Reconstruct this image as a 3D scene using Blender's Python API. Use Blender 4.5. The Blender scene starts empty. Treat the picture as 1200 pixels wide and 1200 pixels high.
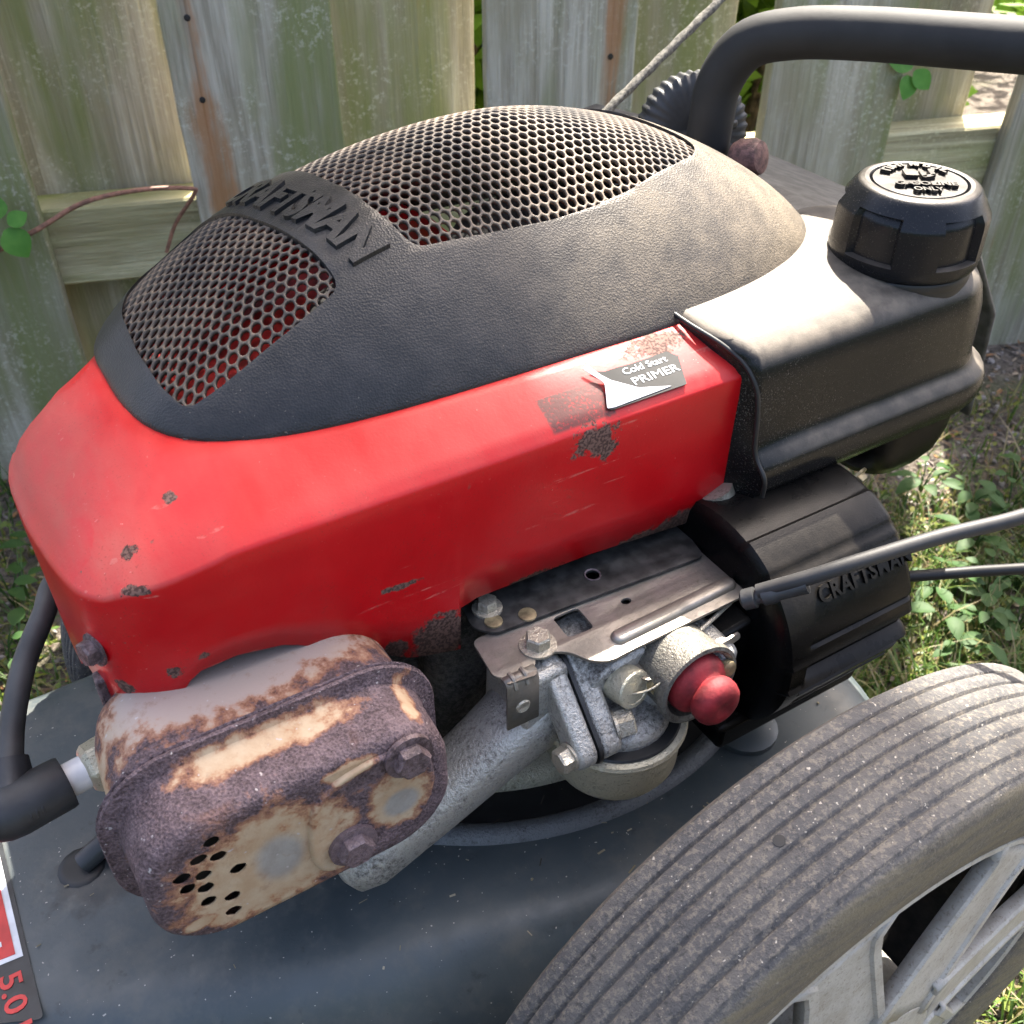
import bpy, bmesh, math, random
from mathutils import Vector, Matrix, noise as mnoise
# ---------------------------------------------------------------- camera, sky, sun, exposure
# Everything below is written in centimetres in the mower's own frame (x to its rear, y across, z up);
# GZ is the height of the soil in that frame.  cm() turns it into metres with the soil at z = 0.
GZ = 1.0
def cm(p): return Vector((p[0]*.01, p[1]*.01, (p[2]-GZ)*.01))
scene = bpy.context.scene
COL = scene.collection
YAW, PITCH = math.radians(31), math.radians(38.7)
cam_d = bpy.data.cameras.new('camera'); cam = bpy.data.objects.new('camera', cam_d); COL.objects.link(cam)
cam_d.sensor_width = 36; cam_d.lens = 36*1178/1200
cam_d.clip_start = .02; cam_d.clip_end = 400
cam.location = cm((0, 0, 60)); cam.rotation_euler = (math.pi/2-PITCH, 0, -YAW)
cam_d.dof.use_dof = True; cam_d.dof.focus_distance = .40; cam_d.dof.aperture_fstop = 26
scene.camera = cam
SUN = Vector((.44, .40, .80)).normalized()
world = bpy.data.worlds.new('World'); scene.world = world; world.use_nodes = True
wn = world.node_tree; bg = wn.nodes['Background']
sky = wn.nodes.new('ShaderNodeTexSky'); sky.sky_type = 'NISHITA'; sky.sun_disc = False
sky.sun_elevation = math.asin(SUN.z); sky.sun_rotation = math.atan2(SUN.x, SUN.y)
sky.air_density = .7; sky.dust_density = 7; sky.ozone_density = .2
wn.links.new(sky.outputs[0], bg.inputs[0]); bg.inputs[1].default_value = .15
sun_d = bpy.data.lights.new('sun', 'SUN'); sun_d.energy = 5.0; sun_d.angle = math.radians(.53); sun_d.color = (1, .93, .82)
sun = bpy.data.objects.new('sun', sun_d); COL.objects.link(sun); sun.location = (2, 2, 4)
sun.rotation_euler = SUN.to_track_quat('Z', 'Y').to_euler()
vs = scene.view_settings; vs.view_transform = 'Standard'; vs.look = 'None'; vs.gamma = 1; vs.exposure = 2.4
vs.use_curve_mapping = False
cy = scene.cycles
cy.use_adaptive_sampling = True; cy.adaptive_threshold = .02; cy.time_limit = 900
cy.use_light_tree = False; cy.max_bounces = 4; cy.diffuse_bounces = 2; cy.glossy_bounces = 2; cy.transmission_bounces = 2; cy.transparent_max_bounces = 4
random.seed(7)
rnd = random.random
def uni(a, b): return a+(b-a)*rnd()

# ---------------------------------------------------------------- material helpers
class NT:
    def __init__(s, name):
        s.m = bpy.data.materials.new(name); s.m.use_nodes = True
        s.t = s.m.node_tree; s.b = s.t.nodes['Principled BSDF']
        s.co = s.n('ShaderNodeTexCoord').outputs['Object']
    def n(s, kind, **kw):
        o = s.t.nodes.new(kind)
        for k, v in kw.items(): setattr(o, k, v)
        return o
    def l(s, a, b):
        if isinstance(a, (int, float)): b.default_value = (a, a, a) if b.type == 'VECTOR' else a
        elif isinstance(a, (tuple, list)):
            b.default_value = (*a, 1) if len(a) == 3 and b.type == 'RGBA' else a
        else: s.t.links.new(a, b)
    def noise(s, scale, detail=3, rough=.5, vec=None, dist=0, col=False):
        o = s.n('ShaderNodeTexNoise'); o.inputs['Scale'].default_value = scale; o.inputs['Detail'].default_value = detail
        o.inputs['Roughness'].default_value = rough; o.inputs['Distortion'].default_value = dist
        s.l(vec if vec is not None else s.co, o.inputs['Vector'])
        return o.outputs[1 if col else 0]
    def voro(s, scale, vec=None, feature='F1', out=0):
        o = s.n('ShaderNodeTexVoronoi', feature=feature); o.inputs['Scale'].default_value = scale
        s.l(vec if vec is not None else s.co, o.inputs['Vector']); return o.outputs[out]
    def ramp(s, f, a, b, lo=0., hi=1.):
        o = s.n('ShaderNodeMapRange', interpolation_type='SMOOTHSTEP'); s.l(f, o.inputs[0])
        for i, v in enumerate((a, b, lo, hi)): o.inputs[i+1].default_value = v
        return o.outputs[0]
    def mix(s, f, a, b, mode='MIX'):
        o = s.n('ShaderNodeMix', data_type='RGBA', blend_type=mode); s.l(f, o.inputs[0]); s.l(a, o.inputs[6]); s.l(b, o.inputs[7])
        return o.outputs[2]
    def math(s, op, a, b=0., c=0.):
        o = s.n('ShaderNodeMath', operation=op); s.l(a, o.inputs[0]); s.l(b, o.inputs[1]); s.l(c, o.inputs[2]); return o.outputs[0]
    def mul(s, a, b): return s.math('MULTIPLY', a, b)
    def add(s, a, b): return s.math('ADD', a, b)
    def mx(s, a, b): return s.math('MAXIMUM', a, b)
    def scalev(s, v, vec=None):
        o = s.n('ShaderNodeVectorMath', operation='MULTIPLY'); s.l(vec if vec is not None else s.co, o.inputs[0]); o.inputs[1].default_value = v
        return o.outputs[0]
    def offv(s, v, f, vec=None):       # vec + v*f
        o = s.n('ShaderNodeVectorMath', operation='MULTIPLY_ADD'); o.inputs[0].default_value = v
        s.l(f, o.inputs[1]); s.l(vec if vec is not None else s.co, o.inputs[2]); return o.outputs[0]
    def dist(s, p, sc=(1, 1, 1)):      # distance from a point given in cm, per-axis stretch
        o = s.n('ShaderNodeVectorMath', operation='SUBTRACT'); s.l(s.co, o.inputs[0]); o.inputs[1].default_value = cm(p)
        d = s.n('ShaderNodeVectorMath', operation='MULTIPLY'); s.l(o.outputs[0], d.inputs[0]); d.inputs[1].default_value = tuple(100*k for k in sc)
        e = s.n('ShaderNodeVectorMath', operation='LENGTH'); s.l(d.outputs[0], e.inputs[0]); return e.outputs[1]
    def spot(s, p, r, nz, amp=.8, soft=.08, sc=(1, 1, 1)):  # ragged-edged patch round p (cm)
        d = s.math('DIVIDE', s.dist(p, sc), r)
        e = s.math('ADD', s.math('SUBTRACT', 1., d), s.mul(s.math('SUBTRACT', nz, .5), amp*2))
        return s.ramp(e, 0, soft)
    def up(s, lo=.2, hi=.9):           # dust settles on what faces the sky
        g = s.n('ShaderNodeNewGeometry'); x = s.n('ShaderNodeSeparateXYZ'); s.l(g.outputs['Normal'], x.inputs[0])
        return s.ramp(x.outputs[2], lo, hi)
    def sep(s, v=None):
        x = s.n('ShaderNodeSeparateXYZ'); s.l(v if v is not None else s.co, x.inputs[0]); return x.outputs
    def bump(s, h, dist=.0005, strength=1.):
        o = s.n('ShaderNodeBump'); s.l(strength, o.inputs['Strength']); o.inputs['Distance'].default_value = dist
        s.l(h, o.inputs['Height']); s.t.links.new(o.outputs[0], s.b.inputs['Normal'])
    def out(s, col=None, rough=.5, metal=0., spec=None):
        if col is not None: s.l(col, s.b.inputs['Base Color'])
        s.l(rough, s.b.inputs['Roughness']); s.l(metal, s.b.inputs['Metallic'])
        if spec is not None: s.l(spec, s.b.inputs['Specular IOR Level'])
        return s.m

def mat_plain(name, col, rough=.5, metal=0., var=.25, scale=120, bump=0.):
    t = NT(name); nz = t.noise(scale, 4)
    c2 = tuple(max(0, k*(1-var*1.6)) for k in col); c1 = tuple(k*(1+var*.6) for k in col)
    if bump: t.bump(t.noise(scale*4, 3), bump)
    return t.out(t.mix(t.ramp(nz, .3, .7), c2, c1), rough, metal)

def mat_red():
    t = NT('red_paint')
    big, mid, fine = t.noise(22, 4, .6), t.noise(190, 5, .75), t.noise(900, 2)
    c = t.mix(t.ramp(big, .35, .7), (.43, .003, .0065), (.51, .005, .009))
    streak = t.noise(40, 3, .6, t.scalev((2.5, .6, 1)))
    dust = t.mul(t.up(.12, .75), t.ramp(t.add(t.mul(big, .55), t.mul(streak, .45)), .28, .75, .03, .20))
    wiped = t.mx(t.spot((.35, 27.8, 38.9), 1.35, t.noise(300, 3), .12, .06), t.spot((2.3, 37.0, 40.4), 1.7, mid, .25, .1))
    dust = t.mul(dust, t.math('SUBTRACT', 1., t.mul(wiped, .8)))
    scr = t.ramp(t.noise(420, 2, .5, t.scalev((.06, .5, 1))), .70, .73, 0, .35); c = t.mix(t.mul(scr, t.ramp(mid, .4, .6)), c, (.55, .25, .2))
    dust = t.math('MINIMUM', t.add(dust, t.mul(t.mul(t.ramp(t.sep()[0], .045, -.005), t.up(.1, .6)), t.ramp(t.noise(55, 4, .7, t.scalev((1.5, .5, 1))), .3, .7, .05, .45))), .75); c = t.mix(dust, c, (.36, .16, .125))
    film = t.mul(t.up(-.4, .1), t.ramp(t.noise(30, 4, .6), .5, .75, 0, .035)); c = t.mix(film, c, (.5, .25, .2))
    spk = t.mul(t.ramp(t.noise(800, 1), .74, .78), t.ramp(big, .45, .65)); c = t.mix(t.mul(spk, .45), c, (.55, .36, .30))
    grime = t.mul(t.ramp(t.noise(1300, 2), .60, .72), t.ramp(t.noise(45, 3, .6), .4, .62, .1, .5)); c = t.mix(grime, c, (.16, .03, .022))
    chip = None
    for p, r, amp, sc in (((11.4, 23.9, 32.6), 1.35, .5, (1, .3, 1)), ((23.8, 23.9, 33.3), 2.0, .35, (.55, .3, 2.2)),
                          ((18.0, 23.8, 39.35), .85, .8, (.8, .5, 1.2)), ((18.5, 23.9, 39.0), .6, .9, (1, .5, .8)),
                          ((1.9, 25.9, 39.9), .34, .9, (1.2, 1, 1)), ((22.2, 26.3, 40.9), .8, .8, (.55, 1.6, 1)),
                          ((2.0, 24.2, 35.7), .3, .9, (1, .5, 1)), ((1.4, 24.6, 39.3), .42, .9, (.45, 1, 3.5)), ((.5, 25.4, 35), .3, .9, (1, .5, 1)),
                          ((3.0, 24.0, 36.2), .22, .9, (1, .5, 1)), ((10.0, 24, 36.0), .3, .9, (.4, .5, 2)), ((3.6, 27.0, 40.6), .25, .9, (1, 1, 1)), ((20.6, 23.95, 33.55), .5, .9, (.35, .5, 1.6)), ((25.6, 23.95, 33.1), 1.2, .7, (.7, .4, 1.5)), ((1.1, 24.9, 33.7), .55, .9, (.6, .5, 1.4)), ((9.3, 23.95, 32.9), .6, .8, (.8, .5, 1)), ((15.5, 23.95, 33.8), .35, .9, (.3, .5, 1.5))):
        m = t.spot(p, r*1.05, mid, amp*1.7, .22, sc); chip = m if chip is None else t.mx(chip, m)
    small = t.mul(t.ramp(t.noise(140, 2), .76, .78), t.ramp(big, .45, .6)); chip = t.mx(chip, small)
    cc = t.mix(t.ramp(fine, .4, .6), (.055, .028, .023), (.155, .088, .07)); c = t.mix(chip, c, cc)
    gx = t.sep(); gm = t.mul(t.mul(t.ramp(gx[0], .1625, .1640), t.ramp(gx[0], .1905, .1895)), t.mul(t.ramp(gx[1], .2425, .2435), t.ramp(gx[1], .2565, .2555)))
    ghost = t.mul(gm, t.ramp(t.add(t.mul(fine, .6), t.mul(mid, .4)), .30, .50)); c = t.mix(t.mul(ghost, .85), c, (.05, .03, .025))
    r = t.add(t.mul(dust, .9), t.add(.30, t.mul(chip, .4)))
    t.bump(t.add(t.mul(fine, .10), t.mul(mid, .12)), .0004)
    return t.out(c, r, 0., .3)

def mat_cover():
    t = NT('black_cover_plastic')
    grain = t.voro(1250); big = t.noise(14, 4, .6); mid = t.noise(90, 5, .65); fine = t.noise(1600, 2)
    c = t.mix(t.ramp(mid, .3, .75), (.010, .011, .012), (.019, .020, .022))
    x = t.sep()[0]
    rear = t.ramp(x, .10, .30, .14, 1.15)  # rearward dust also carries the warm sunlit tone in its colour
    dust = t.mul(t.mul(t.up(.05, .8), rear), t.ramp(t.add(t.mul(big, .6), t.mul(mid, .4)), .3, .7, .15, .75))
    dust = t.mul(dust, t.ramp(fine, .25, .65, .35, 1))
    c = t.mix(dust, c, (.20, .16, .112))
    spk = t.ramp(t.noise(900, 1), .76, .79); c = t.mix(t.mul(spk, .3), c, (.35, .30, .24))
    t.bump(grain, .00016, .9)
    return t.out(c, t.add(.34, t.mul(dust, .6)), spec=.36)

def mat_screen():
    t = NT('dusty_sun_toned_screen'); nz = t.noise(60, 4, .65); f = t.noise(700, 2); xr = t.ramp(t.sep()[0], .10, .22, .45, 1)
    big = t.noise(16, 3)
    c = t.mix(t.ramp(t.add(t.mul(nz, .5), t.mul(big, .5)), .36, .64), (.03, .024, .02), t.mix(xr, (.04, .033, .028), (.17, .125, .085))); c = t.mix(t.mul(xr, t.ramp(f, .5, .8, 0, .5)), c, (.22, .165, .12))  # dusty webs, painted paler at the rear for the sun there
    return t.out(c, .65)

def mat_tank(name='black_tank_plastic', amt=1., base=(.006, .0062, .0065), lo=.32, hi=.9, sp=.28):
    t = NT(name); f = t.noise(1300, 3, .75); f2 = t.noise(2500, 2); mid = t.noise(70, 5, .65); big = t.noise(18, 3)
    up = t.up(lo, hi)
    film = t.mul(t.mul(up, t.ramp(mid, .25, .7, .45, .9)), amt)
    spk = t.mul(t.ramp(t.math('SUBTRACT', f, t.mul(t.math('SUBTRACT', big, .5), -.25)), .64, .70), t.ramp(t.up(-.7, .3), 0, 1, .15, .8))
    fl = t.mul(t.ramp(f2, .64, .74), .25)
    d = t.math('MINIMUM', t.mx(t.mx(film, t.mul(spk, .8*amt)), t.mul(fl, .6*amt)), 1.)
    c = t.mix(d, base, t.mix(t.ramp(mid, .3, .7), (.115, .097, .076), (.175, .148, .116)))
    t.bump(t.add(t.mul(f, .4), t.mul(t.voro(1400), .25)), .0002, .7)
    return t.out(c, t.add(.24, t.mul(d, .6)), 0., t.add(sp, t.mul(d, .2)))

def mat_rust():
    t = NT('rusted_muffler_steel')
    big = t.noise(30, 5, .6, dist=.4); mid = t.noise(130, 5, .65); fine = t.noise(900, 3, .7); pit = t.voro(900)
    # sound heat-tinted paint left on: cream panel, pale rear shell, cream strip under the seam
    def sp(p, r, sc, amp=.45): return t.spot(p, r, mid, amp*1.3, .55, sc)
    keep = None
    for p, r, sc in (((2.6, 19.3, 31.5), 2.5, (.66, .2, .70)), ((7.1, 19.2, 31.9), 1.5, (1, .2, .85)), ((5.6, 19.1, 34.3), .75, (.7, .3, 1.6)),
                     ((3.6, 20.9, 35.1), 1.0, (.20, 1.1, 2.3)), ((4.0, 24.6, 34.8), 3.0, (.42, 1.05, .8)), ((-1.4, 23.8, 32.4), 1.9, (1, 1, .8)), ((8.6, 20.6, 34.6), .8, (1, .6, 1.2)),
                     ((.2, 19.4, 30.3), .55, (.7, .3, 1.2)), ((.9, 19.2, 30.0), .6, (.7, .3, 1.2))):
        m = sp(p, r, sc); keep = m if keep is None else t.mx(keep, m)
    c_r = t.mix(t.ramp(t.add(t.mul(fine, .6), t.mul(mid, .4)), .35, .65), (.040, .023, .026), (.165, .115, .122))
    c_r = t.mix(t.ramp(pit, .0, .35, .8, 0), c_r, (.03, .016, .017))
    c_r = t.mix(t.ramp(big, .58, .75, 0, .6), c_r, (.20, .085, .045))
    x = t.sep()
    cream = t.mix(t.ramp(mid, .3, .7), (.37, .25, .145), (.44, .335, .22))
    cool = t.mix(t.ramp(mid, .3, .7), (.24, .215, .185), (.30, .28, .245))
    cream = t.mix(t.mx(t.spot((3.0, 19.2, 31.6), 1.0, big, .25, .5, (1, .2, .7)), t.spot((7.2, 19.2, 31.6), .8, big, .2, .4, (1, .2, 1))), cream, cool)
    cream = t.mix(t.spot((3.8, 25.2, 34.8), 3.2, big, .3, .5, (.45, .8, 1)), cream, (.34, .275, .235))
    cream = t.mix(t.ramp(t.noise(200, 4, .7), .55, .72, 0, .45), cream, (.22, .12, .07)); c = t.mix(t.ramp(keep, .40, .75), c_r, cream)
    edge = t.mul(t.ramp(keep, .12, .45), t.ramp(keep, .95, .60)); c = t.mix(t.mul(edge, .6), c, (.30, .125, .055))
    c = t.mix(t.ramp(t.noise(500, 1), .74, .77, 0, .8), c, (.42, .38, .36))
    k = t.ramp(keep, .35, .8)
    t.bump(t.add(fine, t.mul(pit, .8)), .0005, t.math('SUBTRACT', 1.0, t.mul(k, .85)))
    return t.out(c, t.add(.75, t.mul(k, -.22)))

def mat_cast(name='cast_aluminium', dark=(.045, .038, .03), light=(.44, .425, .385), amt=.45, metal=.55):
    t = NT(name); g = t.noise(35, 3, .6); f = t.noise(900, 2, .7); f2 = t.noise(420, 4, .75)
    k = t.ramp(t.add(t.mul(g, .45), t.mul(f2, .55)), amt-.13, amt+.09)
    c = t.mix(k, dark, light); c = t.mix(t.ramp(f, .55, .75, 0, .6), c, dark)
    t.bump(t.add(f, f2), .0005)
    return t.out(c, t.add(.62, t.mul(k, -.2)), t.mul(k, metal))

def mat_zinc():
    t = NT('zinc_plated_steel'); g = t.noise(45, 4, .6); f = t.noise(500, 3, .7)
    c = t.mix(t.ramp(g, .3, .7), (.20, .18, .15), (.33, .30, .26)); c = t.mix(t.ramp(f, .56, .78, 0, .55), c, (.12, .09, .06))
    t.bump(f, .0002); return t.out(c, t.ramp(g, .3, .7, .55, .40), .7)

def mat_deck():
    t = NT('deck_paint'); g = t.noise(12, 4, .6); f = t.noise(420, 3, .65); m = t.noise(90, 4, .7)
    c = t.mix(t.ramp(g, .3, .7), (.044, .056, .060), (.060, .074, .079))
    c = t.mix(t.ramp(m, .45, .75, 0, .5), c, (.085, .09, .085))
    c = t.mix(t.ramp(t.noise(26, 5, .72), .48, .68, 0, .45), c, (.115, .112, .098)); c = t.mix(t.ramp(t.noise(70, 4, .7, t.offv((2, 4, 1), .6)), .60, .72, 0, .5), c, (.022, .024, .024))
    spk = t.ramp(f, .72, .75); c = t.mix(t.mul(spk, .7), c, (.012, .012, .012))
    sp2 = t.ramp(t.noise(560, 1, .5, t.offv((1, 1, 1), .37)), .755, .78); c = t.mix(t.mul(sp2, .8), c, (.45, .42, .37))
    oil = t.spot((-2.9, 29.6, 21), 2.1, m, .6, .4); c = t.mix(t.mul(oil, .5), c, (.022, .017, .014))
    t.bump(t.add(t.mul(f, .25), t.mul(m, .35)), .0003)
    return t.out(c, t.ramp(m, .3, .8, .36, .6))

def mat_rubber(name='tyre_rubber', c0=(.055, .054, .055), c1=(.095, .089, .082)):
    t = NT(name); g = t.noise(40, 5, .65); f = t.noise(800, 3, .75); m = t.noise(260, 3, .7)
    c = t.mix(t.ramp(t.add(t.mul(g, .7), t.mul(m, .3)), .36, .64), c0, c1)
    grit = t.noise(430, 3, .8); c = t.mix(t.ramp(grit, .50, .60, 0, .55), c, (.19, .165, .13)); c = t.mix(t.ramp(t.noise(380, 3, .8, t.offv((3, 1, 2), 1.)), .56, .66, 0, .6), c, (.022, .022, .024)); c = t.mix(t.ramp(t.noise(620, 1), .735, .76, 0, .8), c, (.45, .41, .34))
    sw = t.ramp(t.sep()[1], .0872, .0852); streak = t.noise(90, 4, .6, t.scalev((.5, 1, 2.5)))
    c = t.mix(t.mul(sw, t.ramp(streak, .38, .62, .3, .85)), c, (.165, .14, .09))
    t.bump(t.add(f, grit), .0004)
    return t.out(c, .78)

def mat_rim():
    t = NT('grey_wheel_plastic'); g = t.noise(70, 5, .65); f = t.noise(600, 3, .7)
    c = t.mix(t.ramp(g, .35, .7), (.40, .385, .345), (.30, .28, .24)); c = t.mix(t.ramp(f, .52, .72, 0, .65), c, (.15, .125, .095))
    t.bump(f, .0002); return t.out(c, .5)

def mat_wood(name='weathered_fence_wood', tint=(1., 1., 1.)):
    t = NT(name)
    oi = t.n('ShaderNodeObjectInfo'); rv = oi.outputs['Random']
    v = t.offv((3.1, 1.7, 7.3), rv)
    gr = t.noise(60, 5, .65, t.scalev((1, 1, .06), v), .6); gr2 = t.noise(260, 4, .7, t.scalev((1, 1, .035), v), .3)
    blot = t.noise(9, 5, .65, t.scalev((1, 1, .5), v)); lich = t.noise(210, 4, .75, v); lb = t.noise(11, 3, .6, t.offv((9, 3, 1), .5, v))
    c = t.mix(t.ramp(t.add(t.mul(gr, .6), t.mul(gr2, .4)), .34, .66), (.235, .21, .15), (.52, .49, .395))
    c = t.mix(t.ramp(blot, .42, .66, 0, .7), c, (.26, .235, .14))
    alg = t.mul(t.ramp(t.noise(8, 3, .6, t.scalev((1.6, 1, .3), t.offv((5, 8, 2), .7, v))), .44, .60), t.ramp(gr, .3, .6, .5, .95)); c = t.mix(alg, c, (.19, .215, .075))
    li = t.mul(t.ramp(lich, .52, .64), t.ramp(lb, .44, .60)); c = t.mix(t.mul(li, .55), c, (.56, .54, .43))
    crack = t.ramp(t.noise(48, 3, .5, t.scalev((1, 1, .03), v), .2), .70, .74); c = t.mix(t.mul(crack, .75), c, (.05, .04, .028))
    # iron stain running down from each nail: colour attribute painted per board (r = stain)
    at = t.n('ShaderNodeVertexColor', layer_name='stain').outputs[0]
    st = t.sep(at)[0]; st = t.ramp(t.add(st, t.add(t.mul(t.math('SUBTRACT', gr, .5), 1.6), t.mul(t.math('SUBTRACT', blot, .5), 2.0))), .45, .95); c = t.mix(t.mul(st, .75), c, (.33, .14, .04))
    c = t.mix(1., c, t.mix(rv, tuple(.78*k for k in tint), tuple(1.10*k for k in tint)), 'MULTIPLY')
    t.bump(t.add(gr2, gr), .0016)
    return t.out(c, .85)

def mat_leaf(name, a, b, trans=.5):
    t = NT(name); oi = t.n('ShaderNodeObjectInfo').outputs['Random']
    g = t.noise(90, 3); c = t.mix(t.ramp(g, .3, .7), a, b); c = t.mix(t.mul(oi, .5), c, tuple(k*1.5 for k in a))
    tr = t.n('ShaderNodeBsdfTranslucent'); t.l(t.mix(.4, c, (.12, .20, .02)), tr.inputs[0])
    ms = t.n('ShaderNodeMixShader'); ms.inputs[0].default_value = trans*.6
    t.out(c, .6, 0., .3); t.t.links.new(t.b.outputs[0], ms.inputs[1]); t.t.links.new(tr.outputs[0], ms.inputs[2])
    t.t.links.new(ms.outputs[0], t.t.nodes['Material Output'].inputs[0]); return t.m

def mat_soil():
    t = NT('soil'); g = t.noise(5, 5, .65); m = t.noise(60, 5, .7); f = t.noise(300, 4, .7)
    c = t.mix(t.ramp(t.add(t.mul(m, .5), t.mul(f, .5)), .35, .65), (.045, .035, .026), (.20, .165, .13))
    c = t.mix(t.ramp(g, .5, .66, 0, .6), c, (.07, .085, .02))
    t.bump(t.add(m, f), .006); return t.out(c, .95)

def mat_vcol(name, rough=.8, trans=0.):     # per-piece colour for chips, blades, pebbles
    t = NT(name); at = t.n('ShaderNodeVertexColor', layer_name='tint').outputs[0]
    c = t.mix(t.ramp(t.noise(250, 3), .3, .7, 0, .35), at, t.mix(1., at, (.5, .45, .4), 'MULTIPLY'))
    t.out(c, rough)
    if trans:
        tr = t.n('ShaderNodeBsdfTranslucent'); t.l(c, tr.inputs[0]); ms = t.n('ShaderNodeMixShader'); ms.inputs[0].default_value = trans
        t.t.links.new(t.b.outputs[0], ms.inputs[1]); t.t.links.new(tr.outputs[0], ms.inputs[2]); t.t.links.new(ms.outputs[0], t.t.nodes['Material Output'].inputs[0])
    return t.m

M = dict(red=mat_red(), cover=mat_cover(), screen=mat_screen(), tank=mat_tank(), rust=mat_rust(), cast=mat_cast(), zinc=mat_zinc(), deck=mat_deck(),
         bowl=mat_cast('dirty_bowl_steel', (.09, .078, .045), (.52, .48, .36), .40, .55), darkcast=mat_cast('oily_cast_iron', (.012, .011, .010), (.11, .10, .09), .55, .3),
         rubber=mat_rubber(), rim=mat_rim(), wood=mat_wood(), railwood=mat_wood('paler_rail_wood', (1.3, 1.28, .98)), soil=mat_soil(), filt=mat_tank('black_filter_plastic', .10, (.0022, .0024, .0027), .3, .75, .12),
         cap=mat_tank('black_cap_plastic', .40, (.008, .0085, .010), .8, .97),
         handle=mat_plain('black_handle_paint', (.012, .012, .012), .72, 0, .25, 60, .00008), black=mat_plain('black_rubber', (.030, .031, .033), .5, 0, .25, 90, .0001),
         dark=mat_plain('dark_plastic', (.012, .012, .012), .5), wire=mat_plain('dusty_wire_sheath', (.052, .052, .050), .55, 0, .25, 60, .0001), cable=mat_plain('grey_cable_sheath', (.022, .022, .023), .6, 0, .2, 60, .00005),
         bulb=mat_plain('red_primer_rubber', (.20, .008, .012), .66, 0, .3, 150, .0002), porcelain=mat_plain('white_porcelain', (.72, .72, .72), .25, 0, .08),
         bolt=mat_cast('zinc_bolt', (.10, .08, .05), (.45, .41, .33), .42, .7), brass=mat_plain('brass_rivet', (.38, .31, .18), .4, .6, .3, 300), rustbolt=mat_cast('rusty_bolt', (.035, .02, .02), (.16, .115, .12), .48, .1),
         rope=mat_plain('grey_rope', (.13, .12, .10), .9, 0, .4, 500, .0006), white=mat_plain('white_print', (.75, .75, .75), .5, 0, .1), decalred=mat_plain('red_print', (.60, .035, .03), .45, 0, .12),
         decalblack=mat_plain('black_print', (.018, .02, .022), .4, 0, .4), stick=mat_plain('black_sticker_film', (.007, .007, .007), .7, 0, .4), stickw=mat_plain('sticker_backing', (.50, .50, .52), .6, 0, .12),
         flap=mat_plain('grey_flap_plastic', (.075, .072, .068), .6, 0, .35, 90, .0004), knob=mat_plain('rust_pink_knob', (.17, .085, .07), .7, 0, .35, 300, .0004),
         cast2=mat_cast('grimy_carburetor_alloy', (.03, .026, .02), (.17, .16, .135), .48, .4), seat=mat_cast('grey_engine_seat', (.03, .03, .03), (.14, .15, .155), .42, .2), plate=mat_plain('dark_phosphate_steel', (.05, .048, .045), .5, .4, .4, 150, .0001), drum=mat_plain('shaded_wheel_inside', (.012, .010, .008), .9, 0, .5, 150, .0004),
         leaf=mat_leaf('weed_leaf', (.026, .068, .014), (.044, .092, .022)), vine=mat_leaf('vine_leaf', (.06, .18, .025), (.10, .25, .04)), treeleaf=mat_leaf('tree_leaf', (.035, .085, .014), (.06, .12, .02)),
         bush=mat_leaf('shrub_leaf', (.09, .19, .02), (.15, .26, .03)), stem=mat_plain('red_brown_stem', (.26, .12, .075), .6, 0, .3, 200), bark=mat_plain('bark', (.10, .075, .055), .9, 0, .5, 60, .004),
         grass=mat_vcol('grass_blades', .5, .35), litter=mat_vcol('leaf_litter', .85), pebble=mat_vcol('pebbles', .8), moss=mat_vcol('ground_moss', .9), inner=mat_plain('red_inner_housing', (.42, .025, .02), .55, 0, .4, 120))

# ---------------------------------------------------------------- mesh helpers (all coordinates in cm)
def finish(name, me, mat, parent=None, smooth=True, angle=None):
    o = bpy.data.objects.new(name, me); COL.objects.link(o)
    if mat is not None:
        me.materials.clear(); me.materials.append(mat)
    if smooth:
        for p in me.polygons: p.use_smooth = True
        if angle is not None: me.set_sharp_from_angle(angle=math.radians(angle))
    if parent is not None: attach(o, parent)
    return o
def attach(o, parent):
    o.parent = parent
    r = parent
    inv = Matrix.Identity(4)
    chain = []
    while r is not None: chain.append(r); r = r.parent
    mw = Matrix.Identity(4)
    for q in reversed(chain): mw = mw @ q.matrix_parent_inverse @ q.matrix_basis
    o.matrix_parent_inverse = mw.inverted()
def mesh(name, vs_, fs, mat, parent=None, smooth=True, angle=40, bevel=0, seg=2, solid=0, sub=0, soff=-1):
    me = bpy.data.meshes.new(name); me.from_pydata([cm(v) for v in vs_], [], fs)
    bm = bmesh.new(); bm.from_mesh(me); bmesh.ops.recalc_face_normals(bm, faces=bm.faces); bm.to_mesh(me); bm.free()
    o = finish(name, me, mat, parent, smooth, angle)
    if sub: md = o.modifiers.new('s', 'SUBSURF'); md.levels = md.render_levels = sub
    if solid: md = o.modifiers.new('t', 'SOLIDIFY'); md.thickness = solid*.01; md.offset = soff
    if bevel: md = o.modifiers.new('b', 'BEVEL'); md.width = bevel*.01; md.segments = seg; md.limit_method = 'ANGLE'; md.angle_limit = math.radians(35)
    return o
def loft(loops, closed=True, cap0=False, cap1=False):
    n = len(loops[0]); V = [p for l in loops for p in l]; F = []
    for i in range(len(loops)-1):
        for j in range(n if closed else n-1):
            k = (j+1) % n; F.append((i*n+j, i*n+k, (i+1)*n+k, (i+1)*n+j))
    if cap0: F.append(tuple(range(n))[::-1])
    if cap1: F.append(tuple((len(loops)-1)*n+j for j in range(n)))
    return V, F
def merge(*parts):
    V, F = [], []
    for v, f in parts:
        b = len(V); V += list(v); F += [tuple(i+b for i in q) for q in f]
    return V, F
def frame(ax):
    a = Vector(ax).normalized(); u = a.orthogonal().normalized(); return a, u, a.cross(u)
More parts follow.
